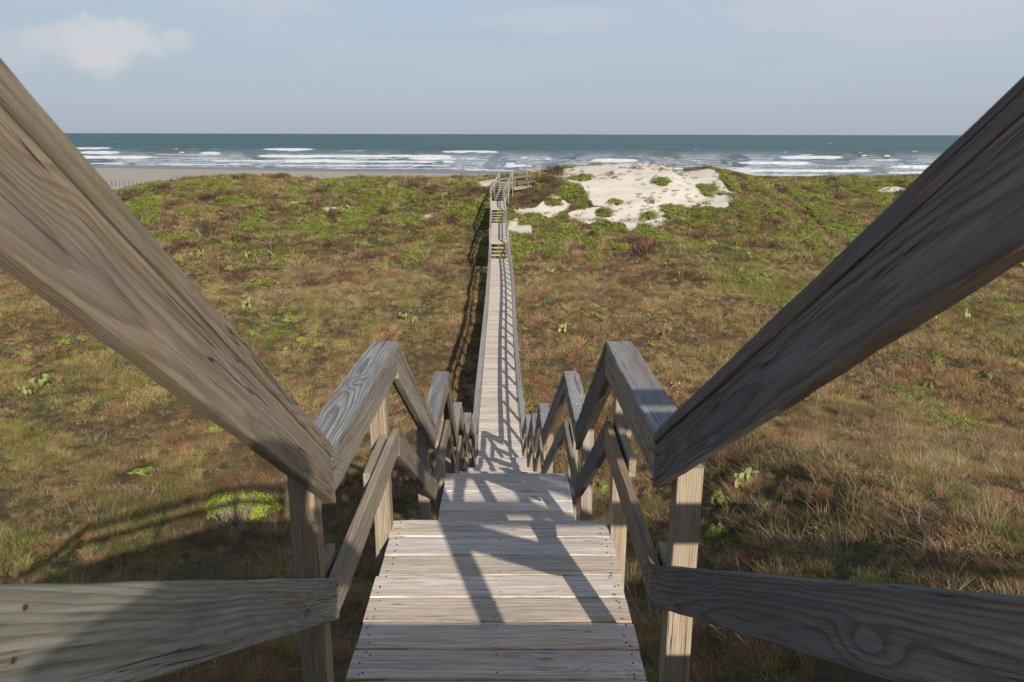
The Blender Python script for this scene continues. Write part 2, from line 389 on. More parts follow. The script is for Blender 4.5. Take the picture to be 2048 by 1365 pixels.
GREEN = [lobe(1148, 392, 26, 24), lobe(1160, 358, 22, 7), lobe(1108, 405, 22, 12), lobe(1085, 380, 16, 10), lobe(1233, 408, 10, 6), lobe(1302, 406, 8, 5),
         lobe(1323, 366, 16, 8), lobe(1210, 458, 26, 16), lobe(1295, 465, 28, 26), lobe(1296, 435, 14, 9), lobe(1380, 428, 60, 10), lobe(1410, 383, 10, 16),
         lobe(1055, 440, 14, 12), lobe(1120, 470, 40, 16), lobe(1048, 494, 17, 10), lobe(1245, 500, 16, 8), lobe(1210, 428, 16, 8), lobe(1040, 478, 26, 5),
         lobe(450, 375, 20, 7), lobe(400, 370, 22, 5), lobe(500, 405, 26, 6), lobe(1180, 490, 24, 8), lobe(1065, 352, 10, 4), lobe(1460, 370, 10, 18)]

# ------------------------------------------------------------------ ground sheet
gx = np.concatenate([np.linspace(-260, -95, 40)[:-1], np.arange(-95, 95, 0.55), np.linspace(95, 260, 40)])
gy = np.concatenate([np.linspace(-80, -6, 30)[:-1], np.arange(-6, 60, 0.4), np.arange(60, 112, 0.3), np.linspace(112, 150, 40)])
GX, GY = np.meshgrid(gx, gy); GH = terrain_h(GX, GY)
V = np.stack([GX, GY, E0-GH], -1).reshape(-1, 3)
nx, ny = len(gx), len(gy)
I = (np.arange(ny-1)[:, None]*nx+np.arange(nx-1)[None, :]).ravel()
F = np.stack([I, I+1, I+1+nx, I+nx], -1)
sand, green, olive, rust, purple, rim = fields(V[:, 0], V[:, 1])
beachm = sstep(V[:, 1], 116, 126)
m, t, b = mat_new('dune_ground')
geo = N(t, 'ShaderNodeNewGeometry'); P = geo.outputs['Position']
n1 = NOISE(t, P, 1.3, 6, 0.65); n2 = NOISE(t, P, 9, 5, 0.7); n3 = NOISE(t, P, 40, 3, 0.6)
thatch = MIX(t, n2, (0.05, 0.038, 0.022), (0.15, 0.11, 0.06)); thatch = MIX(t, SS(t, n1, 0.5, 0.7), thatch, (0.13, 0.125, 0.05))
sandc = MIX(t, n1, (0.66, 0.585, 0.49), (0.76, 0.69, 0.59)); sandc = MIX(t, SS(t, n2, 0.55, 0.8), sandc, (0.54, 0.47, 0.385))
sa = ATTR(t, 'sand').outputs['Fac']
sm = SS(t, M(t, 'ADD', sa, M(t, 'MULTIPLY', M(t, 'SUBTRACT', n2, 0.5), 0.5)), 0.35, 0.6)
t.links.new(MIX(t, sm, thatch, sandc), b.inputs['Base Color']); b.inputs['Roughness'].default_value = 0.95
b.inputs['Specular IOR Level'].default_value = 0.1
bp = N(t, 'ShaderNodeBump'); bp.inputs['Strength'].default_value = 0.5; bp.inputs['Distance'].default_value = 0.05
t.links.new(M(t, 'ADD', n2, M(t, 'MULTIPLY', n3, 0.3)), bp.inputs['Height']); t.links.new(bp.outputs[0], b.inputs['Normal'])
me = mesh_np('ground', V, F, m, True); attr(me, 'sand', np.maximum(sand, beachm)); tag(link('ground', me), kind='structure')

# beach
def shore(X): return 258-0.27*X
bxs = np.linspace(-1500, 1500, 241); bys = np.concatenate([np.linspace(0, 1, 40)])
V = []
for v_ in bys:
    yy = 118+(shore(np.clip(bxs, -500, 500))+25-118)*v_
    z = 1.15*(1-v_)**0.8 - 0.14
    V.append(np.stack([bxs, yy, np.full_like(bxs, z)+0.05*np.sin(bxs*0.05+v_*9)*(1-v_)], -1))
V = np.concatenate(V); nx = len(bxs); ny = len(bys)
I = (np.arange(ny-1)[:, None]*nx+np.arange(nx-1)[None, :]).ravel(); F = np.stack([I, I+1, I+1+nx, I+nx], -1)
m, t, b = mat_new('beach_sand'); geo = N(t, 'ShaderNodeNewGeometry'); P = geo.outputs['Position']
n1 = NOISE(t, P, 0.05, 5, 0.6, (0.35, 1.6, 1)); n2 = NOISE(t, P, 1.5, 4, 0.6, (0.3, 1, 1))
wet = ATTR(t, 'wet').outputs['Fac']; wetn = SS(t, M(t, 'ADD', wet, M(t, 'MULTIPLY', M(t, 'SUBTRACT', n1, 0.5), 0.35)), 0.35, 0.65)
c = MIX(t, n1, (0.41, 0.345, 0.275), (0.49, 0.42, 0.34)); c = MIX(t, M(t, 'MULTIPLY', SS(t, n2, 0.55, 0.75), 0.35), c, (0.30, 0.25, 0.2))
c = MIX(t, wetn, c, (0.24, 0.215, 0.19)); t.links.new(c, b.inputs['Base Color'])
t.links.new(M(t, 'SUBTRACT', 0.95, M(t, 'MULTIPLY', wetn, 0.6)), b.inputs['Roughness'])
me = mesh_np('beach', V, F, m, True)
wetv = sstep(V[:, 1], shore(np.clip(V[:, 0], -500, 500))-22, shore(np.clip(V[:, 0], -500, 500))-6)
attr(me, 'wet', wetv); tag(link('beach', me), kind='structure')

# ------------------------------------------------------------------ sea with breakers
def sea_y(y_img): return 12.5/(-(img_ray(1024, y_img).z))
rows = np.concatenate([np.linspace(269.6, 275, 60)[:-1], np.linspace(275, 372, 470)])[::-1]
yl = np.array([sea_y(r) for r in rows]); yl = np.concatenate([yl, [26000, 45000]])
uu = np.linspace(-1.0, 1.0, 1500)
UU, YY = np.meshgrid(uu, yl); XX = UU*YY
Z = np.zeros_like(XX)
foam = np.zeros_like(XX)
# breaker lines given where they break along the shore: (u0, y0, u1, y1, width px, strength)
BRK = []
def brk(x0, x1, y, thick, st=1.0, y1=None):
    BRK.append((x0, x1, y, y if y1 is None else y1, thick, st))
for a in [(60, 222, 299.5, 2.2, 1.0), (222, 470, 300.5, 1.2, .45), (480, 640, 301, 3.2, 1.0), (630, 760, 303.5, 1.2, .6), (330, 350, 307.5, 1.6, .9), (365, 432, 309, 3.0, 1.0), (90, 240, 308, 3.2, 1.0),
          (240, 470, 312, 1.2, .7), (60, 310, 317.5, 3.4, 1.0), (470, 930, 314.5, 3.2, 1.0), (600, 1000, 318.5, 1.3, .7), (310, 480, 321, 1.4, .8), (360, 700, 324.5, 1.6, .8), (60, 260, 329.8, 2.0, .9),
          (250, 520, 331.3, 1.4, .9), (520, 900, 325.5, 2.0, .95), (500, 930, 333, 1.5, .85), (780, 936, 319.5, 2.4, .95), (850, 1022, 305.3, 3.2, 1.0), (870, 910, 326, 2.2, .9), (600, 960, 338, 1.0, .7),
          (1035, 1062, 317.5, 2.0, .9), (1003, 1037, 330.3, 3.2, 1.0), (985, 1085, 333.6, 2.0, .95), (1085, 1110, 319, 1.4, .7), (1160, 1312, 321.5, 5.0, 1.0), (900, 1000, 340.5, 1.8, .9),
          (940, 1060, 342, 1.5, .8), (1310, 1560, 338.5, 1.8, .9), (1300, 1560, 346, 2.4, .95), (1550, 1738, 314.2, 4.6, 1.0), (1738, 1865, 320, 1.6, .8), (1744, 1764, 310.5, 1.8, .9), (1790, 1812, 311, 2.2, 1.0),
          (1610, 1660, 309.3, 1.2, .8), (1465, 1672, 326.5, 3.0, 1.0), (1780, 1990, 334, 3.6, 1.0), (1600, 1800, 332, 1.3, .6), (1380, 1800, 342, 2.6, .95), (1430, 1720, 350.5, 3.2, 1.0),
          (1770, 1990, 345.5, 2.4, .9), (1780, 1990, 352, 3.0, .95), (1330, 1460, 343.5, 1.6, .8), (1585, 1596, 303.5, 1.0, .9), (1678, 1690, 286, .9, .7), (1400, 1408, 299, 1.0, .8), (1740, 1752, 304.5, .8, .7), (1850, 1870, 302, 1.0, .8)]:
    brk(*a)
PXrow = 268.6+(1510*12.5/0.93)/YY*0.0      # placeholder keeps shapes
inv = lambda Y: 12.5/Y
def rowpx(Y):    # picture-row equivalent of a distance, used only to space the surf lines
    return np.interp(1.0/Y, 1.0/np.array([sea_y(r) for r in np.linspace(372, 269.6, 300)])[::-1] if False else np.array([1.0/sea_y(r) for r in np.linspace(269.6, 372, 300)]), np.linspace(269.6, 372, 300))
RP = rowpx(np.clip(YY, yl[0], 20000)); CP = 1020+UU*1510/0.9644*np.clip(0.9644**2+0.264*0.9644*(12.5/YY), 0.9, 1.1)**-1*0.9644
rag = (fbm(CP, RP, 14, 4, 81)-0.5)*3.0; rag2 = fbm(CP, RP*6, 5, 4, 82); rag3 = fbm(CP, RP*3, 30, 3, 83)
for (x0, x1, y0, y1, th, st) in BRK:
    endf = sstep(CP, x0, x0+min(60, (x1-x0)*.4))*sstep(-CP, -x1, -x1+min(60, (x1-x0)*.4))
    thv = 1.15*th*(0.5+0.5*endf)*(0.45+1.1*rag3)
    dv = RP-(y0+rag*0.5)
    f_ = sstep(-np.abs(dv), -thv*0.75, -thv*0.25)*endf*st
    foam = np.maximum(foam, f_*(0.45+0.8*rag2 if st < 1 else 0.75+0.5*rag2))
    # long back slope to seaward, steep front
    Z += np.where(endf > 0, endf*0.9*min(th, 3)/3*np.exp(-np.where(dv < 0, (dv/2.5)**2, (dv/1.0)**2)), 0)
surf = sstep(RP, 296, 330)
lace = sstep(fbm(CP, RP*5, 12, 5, 84), 0.56, 0.68)*surf*0.45*(1-sstep(RP, 352, 366))
for k_, yy_ in enumerate(np.concatenate([np.arange(304, 352, 3.1)])):
    ln_ = fbm(CP, CP*0+k_*7.7, 70, 4, 86)
    lace = np.maximum(lace, sstep(-np.abs(RP-yy_-(ln_-0.5)*5), -0.75, -0.35)*sstep(ln_, 0.44, 0.52)*sstep(yy_, 300, 318)*0.85*(0.35+1.1*rag2))
foam = np.clip(np.maximum(sstep(foam, 0.36, 0.6)*0.9+foam*0.15, lace), 0, 1)
face = sstep(fbm(CP, RP*5.5, 75, 3, 87), 0.54, 0.64)*sstep(RP, 288, 300)*(1-sstep(RP, 334, 342))
swell = sstep(RP, 270, 300)
Z += (0.5*(fbm(CP, RP*7, 40, 4, 85)-0.5))*sstep(RP, 275, 300)*(1-sstep(RP, 335, 350))
shl = sstep(YY, shore(np.clip(XX, -500, 500))+14, shore(np.clip(XX, -500, 500))+60)
Z = Z*(0.15+0.85*shl)
V = np.stack([XX, YY, Z], -1).reshape(-1, 3)
nx, ny = len(uu), len(yl); I = (np.arange(ny-1)[:, None]*nx+np.arange(nx-1)[None, :]).ravel(); F = np.stack([I, I+1, I+1+nx, I+nx], -1)
m, t, b = mat_new('sea_water'); geo = N(t, 'ShaderNodeNewGeometry'); P = geo.outputs['Position']
fo = ATTR(t, 'foam').outputs['Fac']; su = ATTR(t, 'surf').outputs['Fac']
nb = NOISE(t, P, 0.03, 8, 0.7, (0.22, 1.0, 1)); nc = NOISE(t, P, 0.006, 5, 0.65, (0.15, 1.0, 1)); nd = NOISE(t, P, 0.25, 5, 0.6, (0.4, 1, 1))
deep = MIX(t, SS(t, nc, 0.35, 0.65), (0.066, 0.132, 0.145), (0.105, 0.185, 0.19))
sh = MIX(t, nb, (0.17, 0.215, 0.21), (0.40, 0.43, 0.45))
c = MIX(t, M(t, 'MULTIPLY', su, 0.9), deep, sh)
c = MIX(t, M(t, 'MULTIPLY', SS(t, nb, 0.42, 0.3), 0.5), c, (0.06, 0.105, 0.10))
c = MIX(t, M(t, 'MULTIPLY', ATTR(t, 'wface').outputs['Fac'], 0.55), c, (0.085, 0.105, 0.085))
c = MIX(t, fo, c, (0.86, 0.87, 0.86))
t.links.new(c, b.inputs['Base Color']); t.links.new(M(t, 'ADD', 0.5, M(t, 'MULTIPLY', fo, 0.4)), b.inputs['Roughness'])
b.inputs['Specular IOR Level'].default_value = 0.12
bp = N(t, 'ShaderNodeBump'); bp.inputs['Strength'].default_value = 0.8; bp.inputs['Distance'].default_value = 1.2
t.links.new(M(t, 'ADD', nb, M(t, 'MULTIPLY', nd, 0.25)), bp.inputs['Height']); t.links.new(bp.outputs[0], b.inputs['Normal'])
me = mesh_np('sea', V, F, m, True); attr(me, 'foam', foam.ravel()); attr(me, 'wface', face.ravel())
attr(me, 'surf', (sstep(RP, 297, 318)*(0.55+0.9*(rag3-0.2)*1.0)).clip(0, 1).ravel()); tag(link('sea', me), kind='structure')

# ------------------------------------------------------------------ stairs and landings
HW = 0.61          # half deck width
RI = 0.56          # inner face of the rails from the centreline
# (name words, centre X, start d, end d, deck depth below the camera)
LAND = [(0.0, 2.40, 3.90, 2.13), (0.015, 5.60, 7.00, 3.30), (-0.09, 9.20, 10.28, 4.82), (-0.11, 11.80, 13.08, 6.05), (-0.14, 15.10, 16.55, 7.40)]
NTH = ['nearest', 'second', 'third', 'fourth', 'fifth']
def nails_for(L, w, ends=0.045, mid=True):
    n = []
    for e in (ends, L-ends):
        for yy in ((-0.36, 0.0, 0.36) if w > 0.16 else (-0.3, 0.3)):
            n.append((e+random.uniform(-.012, .012), yy*w+random.uniform(-.01, .01)))
            if random.random() < 0.4: n.append((e+random.uniform(-.03, .03), yy*w+random.uniform(-.02, .02)))
    if mid:
        for yy in (-0.3, 0.3): n.append((L/2+random.uniform(-.02, .02), yy*w+random.uniform(-.01, .01)))
    return n
def deck_boards(parent, cx0, cx1, d0, d1, h, w, name='deck_board', limit=100, hw=HW, nails=True, h1=None, gap=0.006):
    n = int(round((d1-d0)/(w+gap))); pitch = (d1-d0)/n; B = None
    for i in range(n):
        d = d0+pitch*(i+0.5); cx = cx0+(cx1-cx0)*(i+0.5)/n
        hh = h+((h1-h)*(i+.5)/n if h1 else 0)
        e = random.uniform(-.008, .008); tilt = random.uniform(-.004, .004)
        p0 = PT(cx-hw+e, d+tilt, hh+0.019+random.uniform(-.0015, .0015)); p1 = PT(cx+hw+e, d-tilt, hh+0.019)
        kw = dict(seg=12 if nails else 3, warp=random.uniform(-.005, .005) if nails else 0.0, nails=nails_for(2*hw, w) if nails else None, bev=0.005)
        if i < limit: board(name, p0, p1, (0, 1, 0), pitch-gap, 0.038, W_deck, parent, **kw)
        else:
            B = B or Boards(); board(name, p0, p1, (0, 1, 0), pitch-gap, 0.038, W_deck, parent, into=B, **kw)
    if B: tag(B.build(name, W_deck, parent), kind='stuff')
def post(parent, X, d, htop, side, hbot=None, s=0.09, mat=None, skew=True):
    gz = ground_z(X, d)-0.25 if hbot is None else E0-hbot
    board('post', (X, d, gz), (X+(random.uniform(-.006, .006) if skew else 0), d, E0-htop), (1, 0, 0), s, s, mat or W_post, parent, seg=10, bev=0.004, rough=0.0008)
def rail_nails(L):
    return [(q+random.uniform(-.012, .012), y+random.uniform(-.01, .01)) for q in (0.05, 0.10, L-0.05, L-0.10) for y in (-.035, .0, .038) if random.random() < 0.75]
def rail_run(name, label, cat, group, side, pts, mids, mats=(W_cap, W_face, W_face), capw=0.14):
    """pts: list of (X inner face, d, h top); mids: same for mid rail"""
    a, b_ = pts
    e = empty(name, PT(a[0], a[1], a[2]+1.07), label, cat, group)
    sgn = 1 if side > 0 else -1
    A = PT(*a); Bp = PT(*b_)
    dv = (Bp-A).normalized(); cosa = math.hypot(dv.x, dv.y)
    up = Vector((0, 0, 1)); ct = 0.038/cosa
    # cap: laid flat on top, flush with the inner face
    ca = A+Vector((sgn*(capw/2-0.004), 0, -ct/2)); cb = Bp+Vector((sgn*(capw/2-0.004), 0, -ct/2))
    cap_board('cap_rail', ca, cb, capw, 0.038, mats[0], e)
    fa = A+Vector((sgn*0.019, 0, -ct-0.002-0.07/cosa)); fb = Bp+Vector((sgn*0.019, 0, -ct-0.002-0.07/cosa))
    board('face_rail', fa, fb, (0, 0, -sgn), 0.14, 0.036, mats[1], e, plumb=True, seg=20, warp=0.003, nails=rail_nails((fb-fa).length))
    if mids:
        ma, mb = PT(*mids[0]), PT(*mids[1])
        cm = (mb-ma).normalized(); cosm = math.hypot(cm.x, cm.y)
        o_ = Vector((sgn*0.019, 0, -0.07/cosm))
        board('mid_rail', ma+o_, mb+o_, (0, 0, -sgn), 0.14, 0.036, mats[2], e, plumb=True, seg=20, warp=0.003, nails=rail_nails((mb-ma).length))
    return e
def cap_board(name, a, b_, w, h, mat, parent):
    """flat board with plumb ends: the thickness axis is sheared instead"""
    m4, L = frame(a, b_, (1, 0, 0))
    g = list(board_geo(L, w, h, seg=22, warp=0.002, bev=0.0035, rough=0.0016, nails=None))
    x = m4.col[0].xyz; z = m4.col[2].xyz; hd = Vector((x.x, x.y, 0)).normalized()
    kk = -z.dot(hd)/x.dot(hd)
    g[0] = [(vx+kk*vz, vy, vz) for (vx, vy, vz) in g[0]]
    B = Boards(); B.add(tuple(g), m4)
    o = B.build(name, mat, parent)
    return o
def stair_flight(label, c0, d0, h0, c1, d1, h1, nmax=None, hw=HW, name='wooden_stairs', group='flights of wooden stairs', up=False, ends=True):
    """from the edge of the upper deck (d0,h0) to the start of the lower deck (d1,h1)"""
    e = empty(name, PT((c0+c1)/2, d1, h1), label, 'stairs', group)
    drop = h1-h0; nr = max(2, int(round(abs(drop)/0.19))); run = (d1-d0)/nr
    for i in range(1, nr):
        hh = h0+drop*i/nr; f = i/nr; cx = c0+(c1-c0)*f
        a = d0+run*(i-0.5 if drop > 0 else i-0.5)
        for j in (-1, 1):
            dd = a+j*0.0725
            board('tread', PT(cx-hw+0.04, dd, hh+0.019), PT(cx+hw-0.04, dd, hh+0.019), (0, 1, 0), 0.138, 0.038, W_deck, e, seg=6, bev=0.005, warp=0.002)
    for s in (-1, 0, 1):
        x0 = c0+s*(hw-0.06); x1 = c1+s*(hw-0.06)
        board('stringer', PT(x0, d0+0.02, h0+0.25), PT(x1, d1-0.02, h1+0.25), (0, 0, 1), 0.235, 0.038, W_post, e, plumb=True, seg=8)
    return e
def landing(i, L, label):
    cx, d0, d1, h = L
    e = empty('wooden_landing', PT(cx, (d0+d1)/2, h), label, 'landing', 'landings of the wooden stairway')
    deck_boards(e, cx, cx, d0, d1, h, 0.184)
    for s in (-1, 0, 1):
        board('joist', PT(cx+s*(HW-0.05), d0+0.045, h+0.135), PT(cx+s*(HW-0.05), d1-0.045, h+0.135), (0, 0, 1), 0.184, 0.038, W_post, e, seg=4)
    for dd in (d0+0.022, d1-0.022):
        board('rim_board', PT(cx-HW+.02, dd, h+0.135), PT(cx+HW-.02, dd, h+0.135), (0, 0, 1), 0.184, 0.036, W_post, e, seg=4)
    for s in (-1, 1):
        for dd in (d0-0.03, d1-0.09):
            post(e, cx+s*(HW+0.047), dd, h-1.07+(0.02 if dd < d0 else 0.05), s)
    return e

# rail heights: per landing and side (inner X, start d, start h, end d, end h, mid start h, mid end h)
def railpts(i, side):
    cx, d0, d1, h = LAND[i]
    if i == 0:
        return ((-0.56, 2.41, 1.035, 3.94, 1.08, 1.52, 1.56) if side < 0 else (0.56, 2.48, 1.01, 3.87, 1.06, 1.51, 1.49))
    j = 0.012*math.sin(i*5+side)
    return (cx+side*RI, d0, h-1.075+j, d1, h-1.085-j, h-0.60+j, h-0.60)
SIDE = {-1: 'left', 1: 'right'}
for i, L in enumerate(LAND):
    landing(i, L, {0: 'nearest grey plank landing, filling the bottom centre of the picture', 1: 'second plank landing down the stairway, just below the nearest one', 2: 'third plank landing down the stairway, its deck hidden behind the second',
                   3: 'fourth plank landing down, only a thin strip of deck showing above the second landing', 4: 'lowest plank landing, last one before the long straight boardwalk'}[i])
    for s in (-1, 1):
        r = railpts(i, s)
        rail_run('handrail', '%s handrail of the %s landing, level with a flat grey cap board' % (SIDE[s], NTH[i] if i < 4 else 'lowest'), 'handrail', 'handrails of the stairway', s,
                 [(r[0], r[1], r[2]), (r[0], r[3], r[4])], [(r[0], r[1]-0.05, r[5]), (r[0], r[3]-0.06, r[6])])
for i, L in enumerate(LAND[:3]):
    for s in (-1, 1):
        e_ = [o for o in col.objects if o.name.startswith('wooden_landing')][i]
        r = railpts(i, s); x = L[0]+s*0.629
        for (a, b_, hh) in ((L[2]-0.62, L[2]-0.14, r[6]-0.012), (L[1]+0.02, L[1]+0.16, r[5]-0.022)):
            board('scab_block', PT(x, a, hh+.045), PT(x, b_, hh+.045), (0, 0, 1), 0.09, 0.036, W_post, e_, seg=4)
# top platform (behind and under the camera) and the flight down to the nearest landing
P0D, P0H = 0.68, 0.96
BW0 = (-0.2, 17.85, 8.35)
tops = [dict(c=0.06, d1=P0D, h=P0H)]+[dict(c=L[0], d1=L[2], h=L[3]) for L in LAND]
bots = [dict(c=L[0], d0=L[1], h=L[3]) for L in LAND]+[dict(c=BW0[0], d0=BW0[1], h=BW0[2])]
FL = ['stair flight leading down to the nearest landing, below the camera', 'short stair flight dropping from the nearest to the second landing', 'stair flight dropping from the second to the third landing',
      'stair flight dropping from the third to the fourth landing', 'stair flight dropping from the fourth landing to the lowest one', 'last stair flight from the lowest landing to the long boardwalk']
FW = ['upper stairs by the camera', 'stairs between the nearest and second landings', 'stairs between the second and third landings', 'stairs between the third and fourth landings', 'stairs between the fourth and lowest landings', 'stairs from the lowest landing to the boardwalk']
for i in range(6):
    a, b_ = tops[i], bots[i]
    stair_flight(FL[i], a['c'], a['d1'], a['h'], b_['c'], b_['d0'], b_['h'])
    for s in (-1, 1):
        if i == 0:
            x0, dd0, hh0 = (-0.48, 0.832, -0.072) if s < 0 else (0.64, 0.914, -0.068)
            r1 = railpts(0, s)
            x1, dd1, hh1 = r1[0], r1[1], r1[2]
            k = (dd0-0.66)/(dd1-dd0); A = (x0-(x1-x0)*k, 0.66, hh0-(hh1-hh0)*k)
            MA = (A[0], 0.60, 0.395 if s < 0 else 0.42); MB = (x1, dd1-0.05, r1[5])
        else:
            r0 = railpts(i-1, s); A = (r0[0], r0[3], r0[4]); MA = (r0[0], r0[3]-0.06, r0[6])
            if i < 5: r1 = railpts(i, s); x1, dd1, hh1 = r1[0], r1[1], r1[2]; MB = (x1, dd1-0.05, r1[5])
            else: x1, dd1, hh1 = BW0[0]+s*RI, BW0[1], BW0[2]-1.08; MB = (x1, dd1-0.05, BW0[2]-0.6)
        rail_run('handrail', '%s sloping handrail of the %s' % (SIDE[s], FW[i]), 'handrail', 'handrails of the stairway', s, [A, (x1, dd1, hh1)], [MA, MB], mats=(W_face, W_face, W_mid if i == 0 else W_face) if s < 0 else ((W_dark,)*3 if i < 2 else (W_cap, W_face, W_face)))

# observation platform: decked octagon front with its own railings; unseen right wing added to shade the lower right ground
pe = empty('observation_deck', PT(0, -3, P0H), 'high observation deck the stairway starts from, behind the camera', 'deck')
outl = [(-1.95, P0D), (-5.1, -1.65), (-5.1, -8), (12, -8), (12, -2), (5.1, -1.65), (1.95, P0D)]
def ext(y):
    if y > -1.65: return 1.95+(P0D-y)*(5.1-1.95)/(P0D+1.65)
    return 5.1
B = Boards(); y = P0D-0.095
while y > -8:
    x = ext(y); board('deck_board', PT(-x, y, P0H+.019), PT(x if y > -2 else 12, y, P0H+.019), (0, 1, 0), 0.184, 0.038, W_deck, pe, into=B, seg=3, bev=0.005); y -= 0.19
tag(B.build('deck_board', W_deck, pe), kind='stuff')
board('rim_board', PT(-1.95, P0D-.03, P0H+.135), PT(1.95, P0D-.03, P0H+.135), (0, 0, 1), 0.184, 0.036, W_post, pe, seg=4)
segs = [((-0.62, 0.66), (-1.95, 0.66)), ((-1.95, 0.66), (-5.1, -1.65)), ((-5.1, -1.65), (-5.1, -8)), ((0.72, 0.66), (1.95, 0.66)), ((1.95, 0.66), (5.1, -1.65)), ((5.1, -1.65), (12, -2)), ((12, -2), (12, -8))]
for (a, b_) in segs:
    for hh, nm, mt in ((P0H-0.91, 'face_rail', W_face), (P0H-0.53, 'mid_rail', W_face)):
        board(nm, PT(a[0], a[1], hh+.07-.07), PT(b_[0], b_[1], hh), (0, 0, 1), 0.14, 0.036, mt, pe, seg=6)
    v = Vector((b_[0]-a[0], b_[1]-a[1], 0)); nrm = v.normalized().cross(Vector((0, 0, 1)))
    board('cap_rail', PT(a[0], a[1], P0H-1.075), PT(b_[0], b_[1], P0H-1.075), tuple(nrm), 0.14, 0.038, W_cap, pe, seg=6)
    npst = max(1, int(v.length/1.7))
    for j in range(npst+1):
        X = a[0]+v.x*j/npst; Y = a[1]+v.y*j/npst
        if abs(X) < 0.8: X = math.copysign(0.71, X); Y -= 0.1
        post(pe, X, Y-0.06, P0H-0.98, 1)

# ------------------------------------------------------------------ long boardwalk
BWP = np.array([[-0.20, 17.85], [-0.27, 21], [-0.33, 25.5], [-0.38, 29], [-0.43, 35], [-0.49, 41], [-0.57, 46], [-0.72, 52.3]])
def bwx(d): return float(np.interp(d, BWP[:, 1], BWP[:, 0]))
BH = 8.35; BEND = 52.3
e = empty('boardwalk', PT(-0.3, 35, BH), 'long straight plank boardwalk crossing the grassy hollow towards the dune', 'boardwalk')
# boards follow the slightly wandering line
n = int((BEND-17.85)/0.146); B = None
for i in range(n):
    d = 17.85+0.073+i*0.146; cx = bwx(d); er = random.uniform(-.008, .008)
    near = i < 100
    tgt = None
    if not near: B = B or Boards(); tgt = B
    board('deck_board', PT(cx-HW+er, d, BH+.019+random.uniform(-.002, .002)), PT(cx+HW+er, d, BH+.019), (0, 1, 0), 0.139, 0.038, W_deck, e, into=tgt, seg=4 if near else 2, bev=0.005, warp=0.002)
tag(B.build('deck_board', W_deck, e), kind='stuff')
ds = np.linspace(17.95, BEND-0.08, 22)
for k in range(21):
    for s in (-1, 1):
        board('stringer', PT(bwx(ds[k])+s*(HW-0.06), ds[k], BH+0.135), PT(bwx(ds[k+1])+s*(HW-0.06), ds[k+1], BH+0.135), (0, 0, 1), 0.184, 0.038, W_post, e, seg=2)
for k in range(22):
    for s in (-1, 1): post(e, bwx(ds[k])+s*(HW+0.047), ds[k], BH-0.97, s)
    board('cross_beam', PT(bwx(ds[k])-0.72, ds[k]+0.07, BH+0.32), PT(bwx(ds[k])+0.72, ds[k]+0.07, BH+0.32), (0, 0, 1), 0.184, 0.038, W_post, e, seg=2)
def long_rail(s, xs, dd, hdeck, label, name='handrail', group='handrails of the boardwalk', wob=0.025, matc=W_far):
    e = empty(name, PT(xs(dd[0])+s*0.6, dd[0], hdeck(dd[0])), label, 'handrail', group)
    for k in range(len(dd)-1):
        a, b_ = dd[k], dd[k+1]
        ja = wob*math.sin(a*1.7+s); jb = wob*math.sin(b_*1.7+s)
        xa, xb = xs(a)+s*(RI+0.07)+ja, xs(b_)+s*(RI+0.07)+jb
        ha, hb = hdeck(a)-1.055, hdeck(b_)-1.055
        board('cap_rail', PT(xa, a, ha), PT(xb, b_, hb), (1, 0, 0), 0.14, 0.038, matc, e, seg=4)
        board('face_rail', PT(xa-s*0.055, a, ha+0.091), PT(xb-s*0.055, b_, hb+0.091), (0, 0, 1), 0.14, 0.034, W_far, e, seg=4, plumb=True)
        board('mid_rail', PT(xa-s*0.055, a, hdeck(a)-0.53), PT(xb-s*0.055, b_, hdeck(b_)-0.53), (0, 0, 1), 0.14, 0.034, W_far, e, seg=4, plumb=True)
    return e
dsr = [17.86]+list(ds[2:-1:2])+[BEND]
for s in (-1, 1): long_rail(s, bwx, dsr, lambda d: BH, '%s handrail of the long boardwalk, weathered grey and slightly wavy' % SIDE[s])

# steps up, second walk, steps, third walk
D2a, D2b, H2 = 53.5, 66.5, 7.5
D3a, D3b, H3 = 68.0, 77.3, 6.5
x2 = lambda d: float(np.interp(d, [52.3, 53.5, 66.5], [-0.72, -0.76, -0.98])); x3 = lambda d: float(np.interp(d, [66.5, 68, 77.3], [-0.98, -1.08, -1.32]))
stair_flight('short open steps rising at the far end of the long boardwalk', -0.72, BEND, BH, -0.76, D2a, H2, group='flights of steps up the far dune')
stair_flight('short open steps between the two upper walkway sections', x2(D2b), D2b, H2, x3(D3a), D3a, H3, group='flights of steps up the far dune')
for s in (-1, 1):
    long_rail(s, x2, [BEND, D2a], lambda d: BH if d < 53 else H2, '%s handrail of the steps at the end of the long boardwalk' % SIDE[s], group='handrails of the far walkway', wob=0)
    long_rail(s, x2, [D2a, 58, 62.3, D2b], lambda d: H2, '%s handrail of the middle walkway section beyond the first steps' % SIDE[s], group='handrails of the far walkway')
    long_rail(s, x3, [D2b, D3a], lambda d: H2 if d < 67 else H3, '%s handrail of the steps between the two upper walkway sections' % SIDE[s], group='handrails of the far walkway', wob=0)
    long_rail(s, x3, [D3a, 72.5, D3b], lambda d: H3, '%s handrail of the walkway section below the dune stairs' % SIDE[s], group='handrails of the far walkway')
